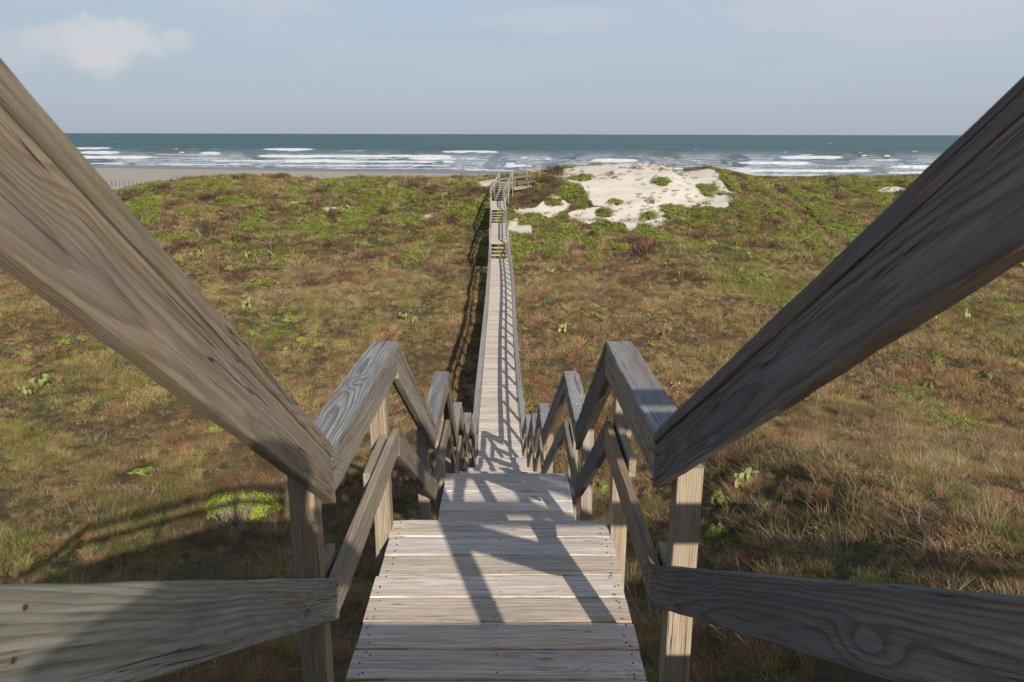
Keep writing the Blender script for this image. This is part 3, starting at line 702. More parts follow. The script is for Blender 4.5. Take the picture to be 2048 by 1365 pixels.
for nm, lab, xf, a, b_, h, np_ in (('boardwalk', 'middle raised walkway section beyond the first far steps', x2, D2a, D2b, H2, 8), ('boardwalk', 'last level walkway section at the foot of the dune stairs', x3, D3a, D3b, H3, 6)):
    e = empty(nm, PT(xf(a), a, h), lab, 'boardwalk', 'raised walkway sections on the far dune')
    deck_boards(e, xf(a), xf(b_), a, b_, h, 0.139, nails=False)
    for s in (-1, 1):
        board('stringer', PT(xf(a)+s*(HW-.06), a+.03, h+.135), PT(xf(b_)+s*(HW-.06), b_-.03, h+.135), (0, 0, 1), 0.184, 0.038, W_post, e, seg=2)
        for k in range(np_): dd = a+0.1+(b_-a-0.2)*k/(np_-1); post(e, xf(dd)+s*(HW+.047), dd, h-0.97, s)

# dune stairs turning to the right, top landing and the cross walkway
TD0, TD1, HT = 78.3, 81.6, 5.0
xa, xb = -1.05, -0.42
e = stair_flight('dune stairs of open treads climbing to the top landing', xa, TD0-1.0, H3, xb, TD1, HT, hw=0.62, group='flights of steps up the far dune')
for s in (-1, 1):
    e = empty('handrail', PT(xa+s*.7, TD0, H3), '%s handrail climbing beside the dune stairs' % SIDE[s], 'handrail', 'handrails of the far walkway')
    for hh, nm in ((1.05, 'cap_rail'), (0.85, 'face_rail'), (0.5, 'mid_rail')):
        A = PT(x3(D3b)+s*.66 if s < 0 else x3(D3b)+.66, D3b, H3-hh); Bq = PT(xb+s*0.68, TD1, HT-hh)
        if nm == 'cap_rail': board(nm, A, Bq, (1, 0, 0), 0.14, 0.04, W_far, e, seg=4)
        else: board(nm, A, Bq, (0, 0, 1), 0.14, 0.034, W_far, e, seg=4, plumb=True)
    for k, f in enumerate((0.5,)):
        q = A.lerp(Bq, f)
        post(e, q.x+s*.05, q.y, E0-q.z-0.42, s)
e = empty('wooden_landing', PT(xb, TD1+0.6, HT), 'small top landing at the head of the dune stairs', 'landing')
deck_boards(e, xb, xb, TD1, TD1+1.5, HT, 0.139, nails=False, hw=0.66)
for s in (-1, 1):
    for dd in (TD1+.05, TD1+1.4): post(e, xb+s*.72, dd, HT-1.5 if dd < TD1+1 else HT-1.2, s)
    board('stringer', PT(xb+s*.5, TD1+.03, HT+.135), PT(xb+s*.5, TD1+1.47, HT+.135), (0, 0, 1), 0.184, 0.038, W_post, e, seg=2)
# cross walkway running right from the top landing
HC = HT+0.6
e = empty('boardwalk', PT(1, TD1+1.5, HT), 'short cross walkway running right from the top landing behind the dune', 'boardwalk', 'raised walkway sections on the far dune')
c0 = Vector((xb+0.55, TD1+1.0, 0)); c1 = Vector((2.9, TD1+3.4, 0)); dv = (c1-c0).normalized(); nv = Vector((-dv.y, dv.x, 0))
B = Boards(); L = (c1-c0).length; k = 0
while k*0.146 < L:
    q = c0+dv*(k*0.146+.07); h_ = HC-0.25*k*0.146/L
    board('deck_board', PT(q.x-nv.x*.6, q.y-nv.y*.6, h_+.019), PT(q.x+nv.x*.6, q.y+nv.y*.6, h_+.019), tuple(dv), 0.138, 0.038, W_deck, e, seg=2); k += 1
for s in (-1, 1):
    if s > 0:
        a3 = c0-dv*1.4+nv*.63; 
    else: a3 = c0+nv*-.63+dv*.4
    b3 = c1+nv*.63*s
    for hh, nm, ww in ((0.93, 'face_rail', 0.23), (0.45, 'mid_rail', 0.14)):
        if s < 0 and nm == 'face_rail': continue
        board(nm, PT(a3.x, a3.y, HC-hh), PT(b3.x, b3.y, HC-0.25-hh), (0, 0, 1), ww, 0.038, W_dark, e, seg=3, plumb=True)
    for f in ((0.02, 0.5, 0.97) if s > 0 else (0.45,)):
        q = a3.lerp(b3, f); post(e, q.x+nv.x*.06*s, q.y+nv.y*.06*s, HC-(1.0 if s > 0 else 0.5), s)
    board('stringer', PT(c0.x+nv.x*.5*s, c0.y+nv.y*.5*s, HC+.135), PT(c1.x+nv.x*.5*s, c1.y+nv.y*.5*s, HC-.115), (0, 0, 1), 0.184, 0.038, W_post, e, seg=2, plumb=True)

# rope posts on the crest
m, t, b = mat_new('rope'); b.inputs['Base Color'].default_value = (0.55, 0.5, 0.42, 1); ROPE = m
def tube(pts, r, n=6):
    V = []; F = []
    for i, p in enumerate(pts):
        d = (pts[min(i+1, len(pts)-1)]-pts[max(i-1, 0)]).normalized()
        a = d.cross(Vector((0, 0, 1))); a = a.normalized() if a.length > 1e-4 else Vector((1, 0, 0)); c = a.cross(d)
        for k in range(n):
            an = 2*math.pi*k/n; V.append(p+(a*math.cos(an)+c*math.sin(an))*(r[i] if hasattr(r, '__len__') else r))
    for i in range(len(pts)-1):
        for k in range(n): F.append([i*n+k, i*n+(k+1) % n, (i+1)*n+(k+1) % n, (i+1)*n+k])
    F.append(list(range(n))[::-1]); F.append([(len(pts)-1)*n+k for k in range(n)])
    return [tuple(v) for v in V], F
def at_px(x, y, Y):
    v = img_ray(x, y); return Vector((CAMX+v.x*Y, Y, CAMZ+v.z*Y))
rp = [(1054, 329, 90.0), (1079.5, 329, 92.0), (1101, 334, 96.0)]
tops_ = []
for i, (x, y, Y) in enumerate(rp):
    q = at_px(x, y, Y); tops_.append(q)
    gz = min(ground_z(q.x, q.y), q.z-1.0)
    o = board('rope_post', (q.x, q.y, gz-.2), tuple(q), (1, 0, 0), 0.12, 0.12, W_far, None, seg=4)
    tag(o, ['pale rope post beside the far end of the cross walkway', 'second pale rope post, standing on the dune crest', 'last rope post, lowest and farthest right on the crest'][i], 'post', 'rope posts on the dune crest')
e = empty('rope_rail', tuple(tops_[0]), 'sagging pale rope slung between the posts on the dune crest', 'rope')
for i in range(2):
    a, b_ = tops_[i]-Vector((0, 0, .12)), tops_[i+1]-Vector((0, 0, .12))
    for dz in (0, -.4):
        pts = [a.lerp(b_, k/10)+Vector((0, 0, dz-(1-(2*k/10-1)**2)*0.35)) for k in range(11)]
        V, F = tube(pts, 0.028); link('rope', mesh_np('rope', np.array(V), F, ROPE, True), e)

# ------------------------------------------------------------------ posts, sign and birds on the beach
zb = lambda Y: 1.15*(1-(Y-118)/(shore(-80)+25-118))**0.8-0.14
m, t, b = mat_new('dark_post'); b.inputs['Base Color'].default_value = (0.13, 0.10, 0.08, 1); b.inputs['Roughness'].default_value = .9; DPOST = m
m, t, b = mat_new('white_paint'); b.inputs['Base Color'].default_value = (0.8, 0.8, 0.78, 1); WHITE = m
def beach_at(x, y):
    Y = 170.0
    for _ in range(8):
        v = img_ray(x, y); Y = (CAMZ-zb(Y))/(-v.z)
    return Vector((CAMX+img_ray(x, y).x*Y, Y, zb(Y)))
first = None
bpx = [(207, 372.5), (215.5, 372.5), (224, 372.5), (232, 372.5), (240, 373), (249, 373), (257.5, 373), (266, 373.2), (274, 373.3), (282.5, 373.5), (291, 373.6), (300.5, 374), (309, 374), (318, 374)]
for i, (x, y) in enumerate(bpx):
    q = beach_at(x, y)
    if first is None:
        hgt = 1.15; V, F = tube([Vector((0, 0, -.1)), Vector((0, 0, hgt*.5)), Vector((.01, 0, hgt))], [0.075, 0.07, 0.065], 8)
        first = mesh_np('beach_post', np.array(V), F, DPOST, True)
    o = bpy.data.objects.new('beach_post', first); col.objects.link(o); o.location = q; o.scale = (1, 1, random.uniform(.85, 1.1) if i != 11 else 1.25)
    tag(o, 'slim dark wooden post in the straight row on the bare beach at left', 'post', 'row of dark posts on the beach')
q = beach_at(340, 369)
e = empty('sign_board', tuple(q), 'small white board on two legs on the beach behind the left dune', 'sign')
V, F = tube([Vector((-.55, 0, .85)), Vector((.55, 0, .85))], .04, 4)
B = Boards(); board('panel', q+Vector((-.65, 0, .75)), q+Vector((.65, 0, .75)), (0, 0, 1), .42, .05, WHITE, e, into=B); o = B.build('panel', WHITE, e)
for s in (-1, 1):
    B = Boards(); board('leg', q+Vector((s*.35, .05, -.1)), q+Vector((s*.35, .05, .7)), (1, 0, 0), .08, .06, WHITE, e, into=B); B.build('leg', WHITE, e)
# birds: bodies as one skinless lofted surface with wings
m, t, b = mat_new('gull_feather'); a = ATTR(t, 'dk').outputs['Fac']; t.links.new(MIX(t, a, (0.75, 0.75, 0.74), (0.10, 0.10, 0.11)), b.inputs['Base Color']); GULL = m
def bird(name, loc, rz, span, label, cat, flying=True, dark=0.0, s=1.0):
    V = []; F = []; D = []
    prof = [(-.28, .0), (-.22, .03), (-.1, .065), (.05, .08), (.15, .06), (.2, .04), (.26, .045), (.31, .03), (.36, .004)]
    n = 8
    for (x, r) in prof:
        for k in range(n):
            an = 2*math.pi*k/n; V.append((x, max(r, .004)*math.cos(an), max(r, .004)*math.sin(an)+(.02 if x > .18 else 0))); D.append(dark if x < .2 else dark*.6)
    for i in range(len(prof)-1):
        for k in range(n): F.append([i*n+k, i*n+(k+1) % n, (i+1)*n+(k+1) % n, (i+1)*n+k])
    F.append(list(range(n))[::-1]); F.append([(len(prof)-1)*n+k for k in range(n)])
    if flying:
        for sd in (-1, 1):
            st = [(0, .12, -.1, .03, 0), (.35, .14, -.04, .16, .2), (.75, .05, -.08, .12, .7), (1.0, -.08, -.12, .02, 1)]
            b0 = len(V)
            for (u, xf, xb_, z, dk) in st:
                for (xx, zz) in ((xf, z+.012), (xb_, z+.006), (xb_, z-.006), (xf, z-.012)): V.append((xx, sd*(u*span/2+.05), zz)); D.append(max(dark, dk*0.9))
            for i in range(3):
                for k in range(4): F.append([b0+i*4+k, b0+i*4+(k+1) % 4, b0+(i+1)*4+(k+1) % 4, b0+(i+1)*4+k])
            F.append([b0+12, b0+13, b0+14, b0+15]); F.append([b0+3, b0+2, b0+1, b0])
    else:
        for sd in (-1, 1):
            v, f = tube([Vector((0, sd*.04, -.05)), Vector((-.03, sd*.04, -.2)), Vector((.0, sd*.04, -.38)), Vector((.07, sd*.04, -.38))], .012, 5)
            b0 = len(V); V += v; D += [1]*len(v); F += [[i+b0 for i in ff] for ff in f]
    me = mesh_np(name, np.array(V)*s, F, GULL, True); attr(me, 'dk', D)
    o = link(name, me); o.location = loc; o.rotation_euler = (0, 0, rz) if not flying else (R(-18), 0, rz); tag(o, label, cat)
bird('seagull', at_px(352, 299, 190), R(75), 1.25, 'white gull with dark wing tips gliding above the surf at left', 'bird')
q = beach_at(506, 338); bird('shorebird', q+Vector((0, 0, .75)), R(20), 1, 'small dark shorebird standing at the water line behind the left dune', 'bird', flying=False, dark=.9, s=1.9)

# ------------------------------------------------------------------ vegetation
def veg_mat(name, inst=True, trans=0.33, rough=0.75):
    m, t, b = mat_new(name)
    a = ATTR(t, 'tint', 'INSTANCER' if inst else 'GEOMETRY'); sh = ATTR(t, 'shade').outputs['Fac']
    hs = N(t, 'ShaderNodeHueSaturation'); t.links.new(a.outputs['Color'], hs.inputs['Color'])
    t.links.new(sh, hs.inputs['Value']); t.links.new(M(t, 'ADD', 0.475, M(t, 'MULTIPLY', ATTR(t, 'hue').outputs['Fac'], 0.05)), hs.inputs['Hue'])
    t.links.new(hs.outputs[0], b.inputs['Base Color']); b.inputs['Roughness'].default_value = rough; b.inputs['Specular IOR Level'].default_value = 0.2
    tr = N(t, 'ShaderNodeBsdfTranslucent'); t.links.new(hs.outputs[0], tr.inputs[0])
    mx = N(t, 'ShaderNodeMixShader'); mx.inputs[0].default_value = trans
    t.links.new(b.outputs[0], mx.inputs[1]); t.links.new(tr.outputs[0], mx.inputs[2])
    o = [n for n in t.nodes if n.type == 'OUTPUT_MATERIAL'][0]; t.links.new(mx.outputs[0], o.inputs[0])
    return m
VEG = veg_mat('grass_blades'); VEGM = veg_mat('shrub_leaves', inst=False, trans=0.2)
def tuft(nb, rad, hmin, hmax, wdt, lean, bend, leanbias=0.0, seed=0):
    g = np.random.default_rng(seed)
    V = []; F = []; S = []; H = []
    for i in range(nb):
        r = rad*math.sqrt(g.random()); th = g.random()*6.283
        bx, by = r*math.cos(th), r*math.sin(th); h = g.uniform(hmin, hmax)
        la = g.random()*6.283; lx = lean*g.random()*math.cos(la)+leanbias+bx*0.4/rad; ly = lean*g.random()*math.sin(la)+by*0.4/rad
        wa = g.random()*3.1416; wx, wy = math.cos(wa)*wdt*g.uniform(.6, 1.3), math.sin(wa)*wdt*g.uniform(.6, 1.3)
        sh = g.uniform(.55, 1.45); hu = g.random(); b0 = len(V)
        for (u, ws) in ((0, 1), (0.5, .8), (0.85, .45)):
            cx = bx+lx*h*u+bend*lx*h*u*u; cy = by+ly*h*u+bend*ly*h*u*u; cz = h*u*(1-0.25*bend*u)
            V += [(cx-wx*ws, cy-wy*ws, cz), (cx+wx*ws, cy+wy*ws, cz)]
            S += [sh]*2; H += [hu]*2
        V.append((bx+lx*h+bend*lx*h, by+ly*h+bend*ly*h, h*(1-.25*bend))); S.append(sh*1.1); H.append(hu)
        F += [[b0, b0+1, b0+3, b0+2], [b0+2, b0+3, b0+5, b0+4], [b0+4, b0+5, b0+6]]
    return V, F, S, H
def leafclump(nl, rad, hgt, ls, seed=0, up=0.5):
    g = np.random.default_rng(seed); V = []; F = []; S = []; H = []
    for i in range(nl):
        r = rad*math.sqrt(g.random()); th = g.random()*6.283; dome = math.sqrt(max(0, 1-(r/rad)**2))
        c = Vector((r*math.cos(th), r*math.sin(th), hgt*dome*g.uniform(.55, 1.05)))
        nrm = Vector((c.x/rad*.7+g.normal()*.5, c.y/rad*.7+g.normal()*.5, up+g.random()*.6)).normalized()
        a = nrm.cross(Vector((g.normal(), g.normal(), g.normal()))).normalized(); bb = nrm.cross(a)
        s = ls*g.uniform(.6, 1.3); b0 = len(V)
        V += [tuple(c+a*s*1.3), tuple(c+bb*s*.7+nrm*s*.2), tuple(c-a*s*1.1), tuple(c-bb*s*.7+nrm*s*.2)]
        sh = g.uniform(.65, 1.35); S += [sh]*4; H += [g.random()]*4; F.append([b0, b0+1, b0+2, b0+3])
    return V, F, S, H
def src(name, geo):
    V, F, S, H = geo
    me = mesh_np(name, np.array(V), F, VEG); attr(me, 'shade', S); attr(me, 'hue', H)
    return bpy.data.objects.new(name, me)
def collection_of(name, objs):
    c = bpy.data.collections.new(name)
    for i, o in enumerate(objs): o.name = '%s_%02d' % (name, i); c.objects.link(o)
    return c
C_near = collection_of('tuft_near', [src('g', tuft(64, .15, .07, .26, .0036, 1.1, .4, 0, 1)), src('g', tuft(56, .16, .08, .3, .0034, 1.4, .6, .35, 2)), src('g', tuft(64, .14, .06, .2, .004, 1.2, .3, 0, 3)), src('g', tuft(40, .12, .12, .42, .003, .7, .5, -.3, 4)), src('g', leafclump(80, .15, .18, .013, 5, .2)), src('g', tuft(44, .12, .1, .3, .0034, .7, .4, 0, 6))])
C_mid = collection_of('tuft_mid', [src('g', tuft(50, .2, .07, .3, .007, 1.2, .4, 0, 11)), src('g', tuft(46, .22, .08, .34, .0065, 1.3, .6, .3, 12)), src('g', tuft(50, .2, .06, .24, .008, 1.0, .3, 0, 13)), src('g', tuft(30, .16, .12, .46, .0055, .6, .4, -.2, 14)), src('g', leafclump(60, .2, .2, .022, 15, .2))])
C_far = collection_of('tuft_far', [src('g', tuft(46, .36, .1, .42, .015, 1.0, .4, 0, 21)), src('g', tuft(40, .4, .1, .5, .013, 1.0, .6, .3, 22)), src('g', tuft(46, .34, .08, .34, .016, .9, .3, 0, 23)), src('g', leafclump(60, .34, .3, .034, 24, .2))])
C_leaf = collection_of('leaf_clump', [src('g', leafclump(170, .26, .2, .021, 31)), src('g', leafclump(150, .3, .16, .023, 32)), src('g', leafclump(130, .22, .24, .021, 33))])
C_leaff = collection_of('leaf_clump_far', [src('g', leafclump(90, .5, .34, .052, 41)), src('g', leafclump(90, .45, .42, .05, 42))])
C_twig = collection_of('twig', [src('g', tuft(26, .25, .2, .62, .006, 1.6, .1, .2, 51)), src('g', tuft(30, .3, .15, .5, .005, 1.9, .2, -.2, 52))])
def scatter(name, pts, cols, scl, rots, coll, label, kind='stuff', lean=None):
    n = len(pts)
    me = bpy.data.meshes.new(name); me.vertices.add(n); me.vertices.foreach_set('co', np.asarray(pts, np.float32).ravel())
    attr(me, 'tint', np.concatenate([cols, np.ones((n, 1))], 1), 'FLOAT_COLOR'); attr(me, 'sc', scl); attr(me, 'rot', rots, 'FLOAT_VECTOR')
    a = me.attributes.new('idx', 'INT', 'POINT'); a.data.foreach_set('value', rng.integers(0, len(coll.objects), n).astype(np.int32))
    o = link(name, me); tag(o, label, kind=kind, cat='grass' if 'grass' in name else 'ground cover')
    ng = bpy.data.node_groups.new(name+'_scatter', 'GeometryNodeTree')
    ng.interface.new_socket('Geometry', in_out='INPUT', socket_type='NodeSocketGeometry'); ng.interface.new_socket('Geometry', in_out='OUTPUT', socket_type='NodeSocketGeometry')
    gi = ng.nodes.new('NodeGroupInput'); go = ng.nodes.new('NodeGroupOutput')
    ci = ng.nodes.new('GeometryNodeCollectionInfo'); ci.inputs['Collection'].default_value = coll; ci.inputs['Separate Children'].default_value = True; ci.inputs['Reset Children'].default_value = True
    mp_ = ng.nodes.new('GeometryNodeMeshToPoints'); ip = ng.nodes.new('GeometryNodeInstanceOnPoints')
    def na(nm, ty):
        x = ng.nodes.new('GeometryNodeInputNamedAttribute'); x.data_type = ty; x.inputs[0].default_value = nm; return x.outputs['Attribute']
    lk = ng.links.new
    lk(gi.outputs[0], mp_.inputs['Mesh']); lk(mp_.outputs[0], ip.inputs['Points']); lk(ci.outputs[0], ip.inputs['Instance'])
    ip.inputs['Pick Instance'].default_value = True
    lk(na('idx', 'INT'), ip.inputs['Instance Index']); lk(na('rot', 'FLOAT_VECTOR'), ip.inputs['Rotation']); lk(na('sc', 'FLOAT'), ip.inputs['Scale'])
    lk(ip.outputs[0], go.inputs[0])
    md = o.modifiers.new('scatter', 'NODES'); md.node_group = ng
    return o
def samp(y0, y1, dens, spread=0.86, pad=4, xl=None):
    """random points in the wedge seen from the walkway, dens per square metre"""
    hw1 = y1*spread+pad; n = int((y1-y0)*2*hw1*dens)
    Y = rng.uniform(y0, y1, n); X = rng.uniform(-hw1, hw1, n)
    k = np.abs(X) < Y*spread+pad
    return X[k], Y[k]
C_RUST = np.array([0.42, 0.235, 0.13]); C_TAN = np.array([0.54, 0.405, 0.21]); C_OLV = np.array([0.37, 0.35, 0.10]); C_GRN = np.array([0.22, 0.28, 0.06]); C_PUR = np.array([0.19, 0.115, 0.085]); C_BRI = np.array([0.38, 0.41, 0.09])
def grass_cols(X, Y, olive, rust, purple):
    n = len(X); r = rng.random(n)
    base = np.where((r < 0.36+0.38*rust)[:, None], C_RUST, C_TAN)
    r2 = rng.random(n)
    base = np.where((r2 < 0.12+0.46*olive)[:, None], C_OLV, base)
    r3 = rng.random(n); base = np.where((r3 < 0.11+0.08*olive)[:, None], C_GRN, base)
    r4 = rng.random(n); base = np.where((r4 < purple*0.8)[:, None], C_PUR, base)
    return base*rng.uniform(.6, 1.3, (n, 1))
TRAMP = lambda X, Y: (np.abs(X-np.interp(Y, BWP[:, 1], BWP[:, 0])) < 0.5)
SHR = [(480, 1030, 70, 'large bright green mounded shrub with bare stems at its front, by the nearest left post', .62), (145, 683, 28, 'flat bright green shrub in the brown grass at far left, above a smaller pale one', .2), (52, 710, 14, 'small pale green shrub near the left picture edge', .16),
       (432, 868, 20, 'bright green shrub just under the left sloping handrail', .3), (290, 948, 27, 'low spreading green shrub above the platform shadow at left', .14), (572, 640, 24, 'narrow flat green shrub left of the boardwalk, above a scatter of small ones', .15),
       (505, 668, 16, 'small green shrub beside a prickly pear in the left hollow', .2), (600, 682, 12, 'small green shrub left of the boardwalk, topmost of a loose cluster', .16), (640, 694, 15, 'wide small green shrub at the right of the loose cluster', .15), (572, 700, 9, 'tiny green shrub at the bottom of the loose cluster', .12),
       (1438, 1008, 18, 'green shrub right of the nearest right post, below the prickly pear', .28), (1440, 1078, 28, 'broad green shrub right of the nearest right post, lowest of three', .26), (1530, 1028, 16, 'green shrub among tan grass right of the prickly pear', .2),
       (1870, 730, 20, 'upright green shrub on the right slope, above the shaded ground', .34), (1978, 755, 12, 'small green shrub far right near the picture edge', .2), (1855, 776, 14, 'small dark green shrub at the upper edge of the shaded slope', .2), (1176, 702, 13, 'small green shrub right of the boardwalk above the right rail peak', .16),
       (1185, 632, 11, 'tiny green shrub in the hollow midway along the boardwalk', .15), (1208, 622, 7, 'tiny yellow-green shrub right beside another in the mid hollow', .15), (1300, 690, 18, 'green shrub just right of the nearest right rail cap', .18), (2040, 532, 16, 'bright green shrub at the right picture edge under the handrail', .3)]
SHR += [(1205, 985, 12, 'green shrub seen low between the right posts of the nearest landing', .26), (520, 565, 17, 'bright green shrub patch on the low swell left of the boardwalk', .3), (462, 540, 16, 'green shrub patch near the left handrail on the low swell', .3), (360, 525, 14, 'green shrub patch farthest left on the low swell', .26)]
CLR = []
for (x, y, wpx, lab, hgt) in SHR:
    p = img2ground(x, y)
    if p: CLR.append((p[0], p[1], wpx*(p[1]*0.9644+2.7)/FPX))
def clear_of_shrubs(X, Y):
    k = np.ones(len(X), bool)
    for (a, c, r) in CLR: k &= (((X-a)/(r*1.0))**2+((Y-c+0.12)/(r*0.95+.12))**2) > 1
    return k
zones = [('near_grass', -2, 26, 50, C_near, 1.0, 'dense dry grass of the near slope, rust, tan and green blades'),
         ('middle_grass', 26, 58, 20, C_mid, 1.0, 'dry brown and olive grass filling the hollow beside the boardwalk'),
         ('dune_grass', 58, 116, 8.0, C_far, 1.0, 'brown and green grass covering the far foredune')]
for (nm, y0, y1, dn, cl_, sc_, lab) in zones:
    X, Y = samp(y0, y1, dn, 0.84 if y0 > 0 else 0.9, 3)
    sd, gr, ol, ru, pu, rim = fields(X, Y)
    clump = np.clip(0.5+1.5*(fbm(X, Y, 0.8 if y1 < 30 else 1.4, 3, 91)-0.5), 0, 1)
    keep = (rng.random(len(X)) > sd*0.985) & (rng.random(len(X)) > gr*0.65) & (rng.random(len(X)) < (0.22 if y0 < 20 else 0.36)+1.4*clump)
    keep &= clear_of_shrubs(X, Y)
    keep &= ~((rim > 0.3) & (sd < 0.5) & (rng.random(len(X)) < 0.35*(Y > 60)))
    X, Y, ol, ru, pu, clump = [a[keep] for a in (X, Y, ol, ru, pu, clump)]
    Zg = E0-terrain_h(X, Y); n = len(X)
    ol = ol*(0.7+0.3*sstep(Y, 30, 60)); ru = np.clip(ru+0.15*(1-sstep(Y, 30, 60)), 0, 1)
    cols = grass_cols(X, Y, ol, ru, pu)*((0.45+1.05*fbm(X, Y, 1.3, 3, 93)) if y0 < 20 else (0.68+0.6*fbm(X, Y, 1.6, 3, 93)))[:, None]/0.97
    hbump = 1+0.55*pu*(Y > 34)
    dirf = fbm(X, Y, 4.0, 2, 95)*12
    rots = np.stack([rng.normal(0, .15, n), rng.normal(0, .15, n), dirf+rng.normal(0, .8, n)], -1)
    scatter(nm, np.stack([X, Y, Zg-0.02], -1), cols, (0.78 if y0 < 20 else 0.9)*rng.uniform(.55, 1.2, n)*(0.55+0.95*clump)*hbump, rots, cl_, lab)
# pale dead twigs
X, Y = samp(4, 60, 0.55); k = fbm(X, Y, 3, 3, 97) > 0.56; X, Y = X[k], Y[k]; n = len(X)
scatter('dead_twigs', np.stack([X, Y, E0-terrain_h(X, Y)], -1), np.array([0.42, 0.34, 0.25])*rng.uniform(.7, 1.2, (n, 1)), rng.uniform(.5, 1.2, n), np.stack([rng.normal(0, .2, n), rng.normal(0, .2, n), rng.uniform(0, 6.28, n)], -1), C_twig, 'pale dead twigs and stalks lying through the dry grass')
# bright ground cover
for (nm, y0, y1, dn, cl_, lab) in (('ground_cover', 4, 50, 14, C_leaf, 'bright green leafy ground cover in patches through the hollow'), ('dune_ground_cover', 50, 112, 8, C_leaff, 'bright green ground cover spread over the far dunes and sand')):
    X, Y = samp(y0, y1, dn); sd, gr, ol, ru, pu, rim = fields(X, Y)
    k = rng.random(len(X)) < gr; X, Y = X[k], Y[k]; n = len(X)
    cols = C_BRI*rng.uniform(.6, 1.15, (n, 1)); cols = np.where((rng.random(n) < 0.3)[:, None], np.array([0.27, 0.32, .08]), cols)
    hm = 0.75+0.7*fbm(X, Y, 1.5, 3, 99)
    scatter(nm, np.stack([X, Y, E0-terrain_h(X, Y)], -1), cols, rng.uniform(.5, 1.05, n)*hm, np.stack([rng.normal(0, .15, n), rng.normal(0, .15, n), rng.uniform(0, 6.28, n)], -1), cl_, lab)
# sparse sprigs on the bare sand
X, Y = samp(60, 108, 1.4); sd, gr, ol, ru, pu, rim = fields(X, Y); k = (sd > .5) & (fbm(X, Y, 2.5, 3, 33) > 0.52); X, Y = X[k], Y[k]; n = len(X)
scatter('sand_grass', np.stack([X, Y, E0-terrain_h(X, Y)], -1), np.array([0.20, 0.19, 0.10])*rng.uniform(.8, 1.3, (n, 1)), rng.uniform(.3, .8, n), np.stack([rng.normal(0, .1, n), rng.normal(0, .1, n), rng.uniform(0, 6.28, n)], -1), C_far, 'thin grey-green sprigs dotted over the bare sand')

# individual bright shrubs
def shrub_mesh(rx, ry, hgt, nl, ls, seed, tint=(0.36, 0.42, 0.085)):
    g = np.random.default_rng(seed); V = []; F = []; S = []; H = []; T = []
    for i in range(nl):
        r = math.sqrt(g.random()); th = g.random()*6.283; edge = 1+0.14*math.sin(3*th+seed)+0.09*math.sin(7*th+2*seed)
        dome = math.sqrt(max(0, 1-r*r))
        z = hgt*(dome**.8)*g.uniform(.7, 1.05)*(0.8+0.25*math.sin(r*9+th*3))+0.02
        c = Vector((rx*r*edge*math.cos(th), ry*r*edge*math.sin(th), z))
        if seed == 0:
            if c.y < -0.42*ry+0.12*g.normal() and abs(c.x+.1*rx) < 0.55*rx: continue
        else:      # loose, lobed patch with gaps
            bl = float(fbm(np.array([c.x/rx*1.6+seed*3.1]), np.array([c.y/ry*1.6+seed]), 1.0, 2, 7)[0])
            if bl < 0.30+0.28*r: continue
            c.z *= 0.55+0.9*bl
        nrm = Vector((c.x/rx*.5+g.normal()*.5, c.y/ry*.5+g.normal()*.5, .35+g.random()*.7)).normalized()
        a = nrm.cross(Vector((g.normal(), g.normal(), g.normal()))).normalized(); bb = nrm.cross(a); s = ls*g.uniform(.6, 1.3); b0 = len(V)
        V += [tuple(c+a*s*1.3), tuple(c+bb*s*.65+nrm*s*.2), tuple(c-a*s*1.1), tuple(c-bb*s*.65+nrm*s*.2)]
        S += [g.uniform(.6, 1.3)]*4; H += [g.random()]*4; F.append([b0, b0+1, b0+2, b0+3])
    me = mesh_np('foliage', np.array(V), F, VEGM); attr(me, 'shade', S); attr(me, 'hue', H)
    attr(me, 'tint', np.tile([*tint, 1], (len(V), 1)), 'FLOAT_COLOR')
    return me
def stems_mesh(rx, ry, hgt, n, seed):
    g = np.random.default_rng(seed); V = []; F = []
    for i in range(n):
        th = g.random()*6.283; r = math.sqrt(g.random())
        a = Vector((rx*.75*r*math.cos(th), ry*.75*r*math.sin(th), 0)); b_ = a*1.12+Vector((g.normal()*.04, g.normal()*.04, hgt*math.sqrt(max(.05, 1-r*r))*.95))
        v, f = tube([a, a.lerp(b_, .5)+Vector((g.normal()*.02, g.normal()*.02, 0)), b_], [.006, .005, .003], 4); b0 = len(V); V += v; F += [[q+b0 for q in ff] for ff in f]
    me = mesh_np('stem', np.array(V), F, STEM); return me
m, t, b = mat_new('dry_stem'); b.inputs['Base Color'].default_value = (0.42, 0.34, 0.27, 1); STEM = m
for i, (x, y, wpx, lab, hgt) in enumerate(SHR):
    p = img2ground(x, y)
    if not p: continue
    X, Y = p; Zc = Y*0.9644+(E0-ground_z(X, Y))*0.264; rx = wpx*Zc/FPX
    me = shrub_mesh(rx, max(rx*.8, .25) if i else rx*.75, hgt, int(900+2600*min(1, wpx/60)) if i else 7000, max(.016, .0009*Zc), i, (0.44, 0.54, 0.05) if i == 0 else (0.36, 0.42, 0.085))
    e = empty('shrub', (X, Y, ground_z(X, Y)-.02), lab, 'shrub', 'bright green shrubs in the dry grass')
    o = bpy.data.objects.new('foliage', me); col.objects.link(o); o.parent = e
    o = bpy.data.objects.new('stem', stems_mesh(rx, rx*.75, hgt, 60 if i else 420, i)); col.objects.link(o); o.parent = e
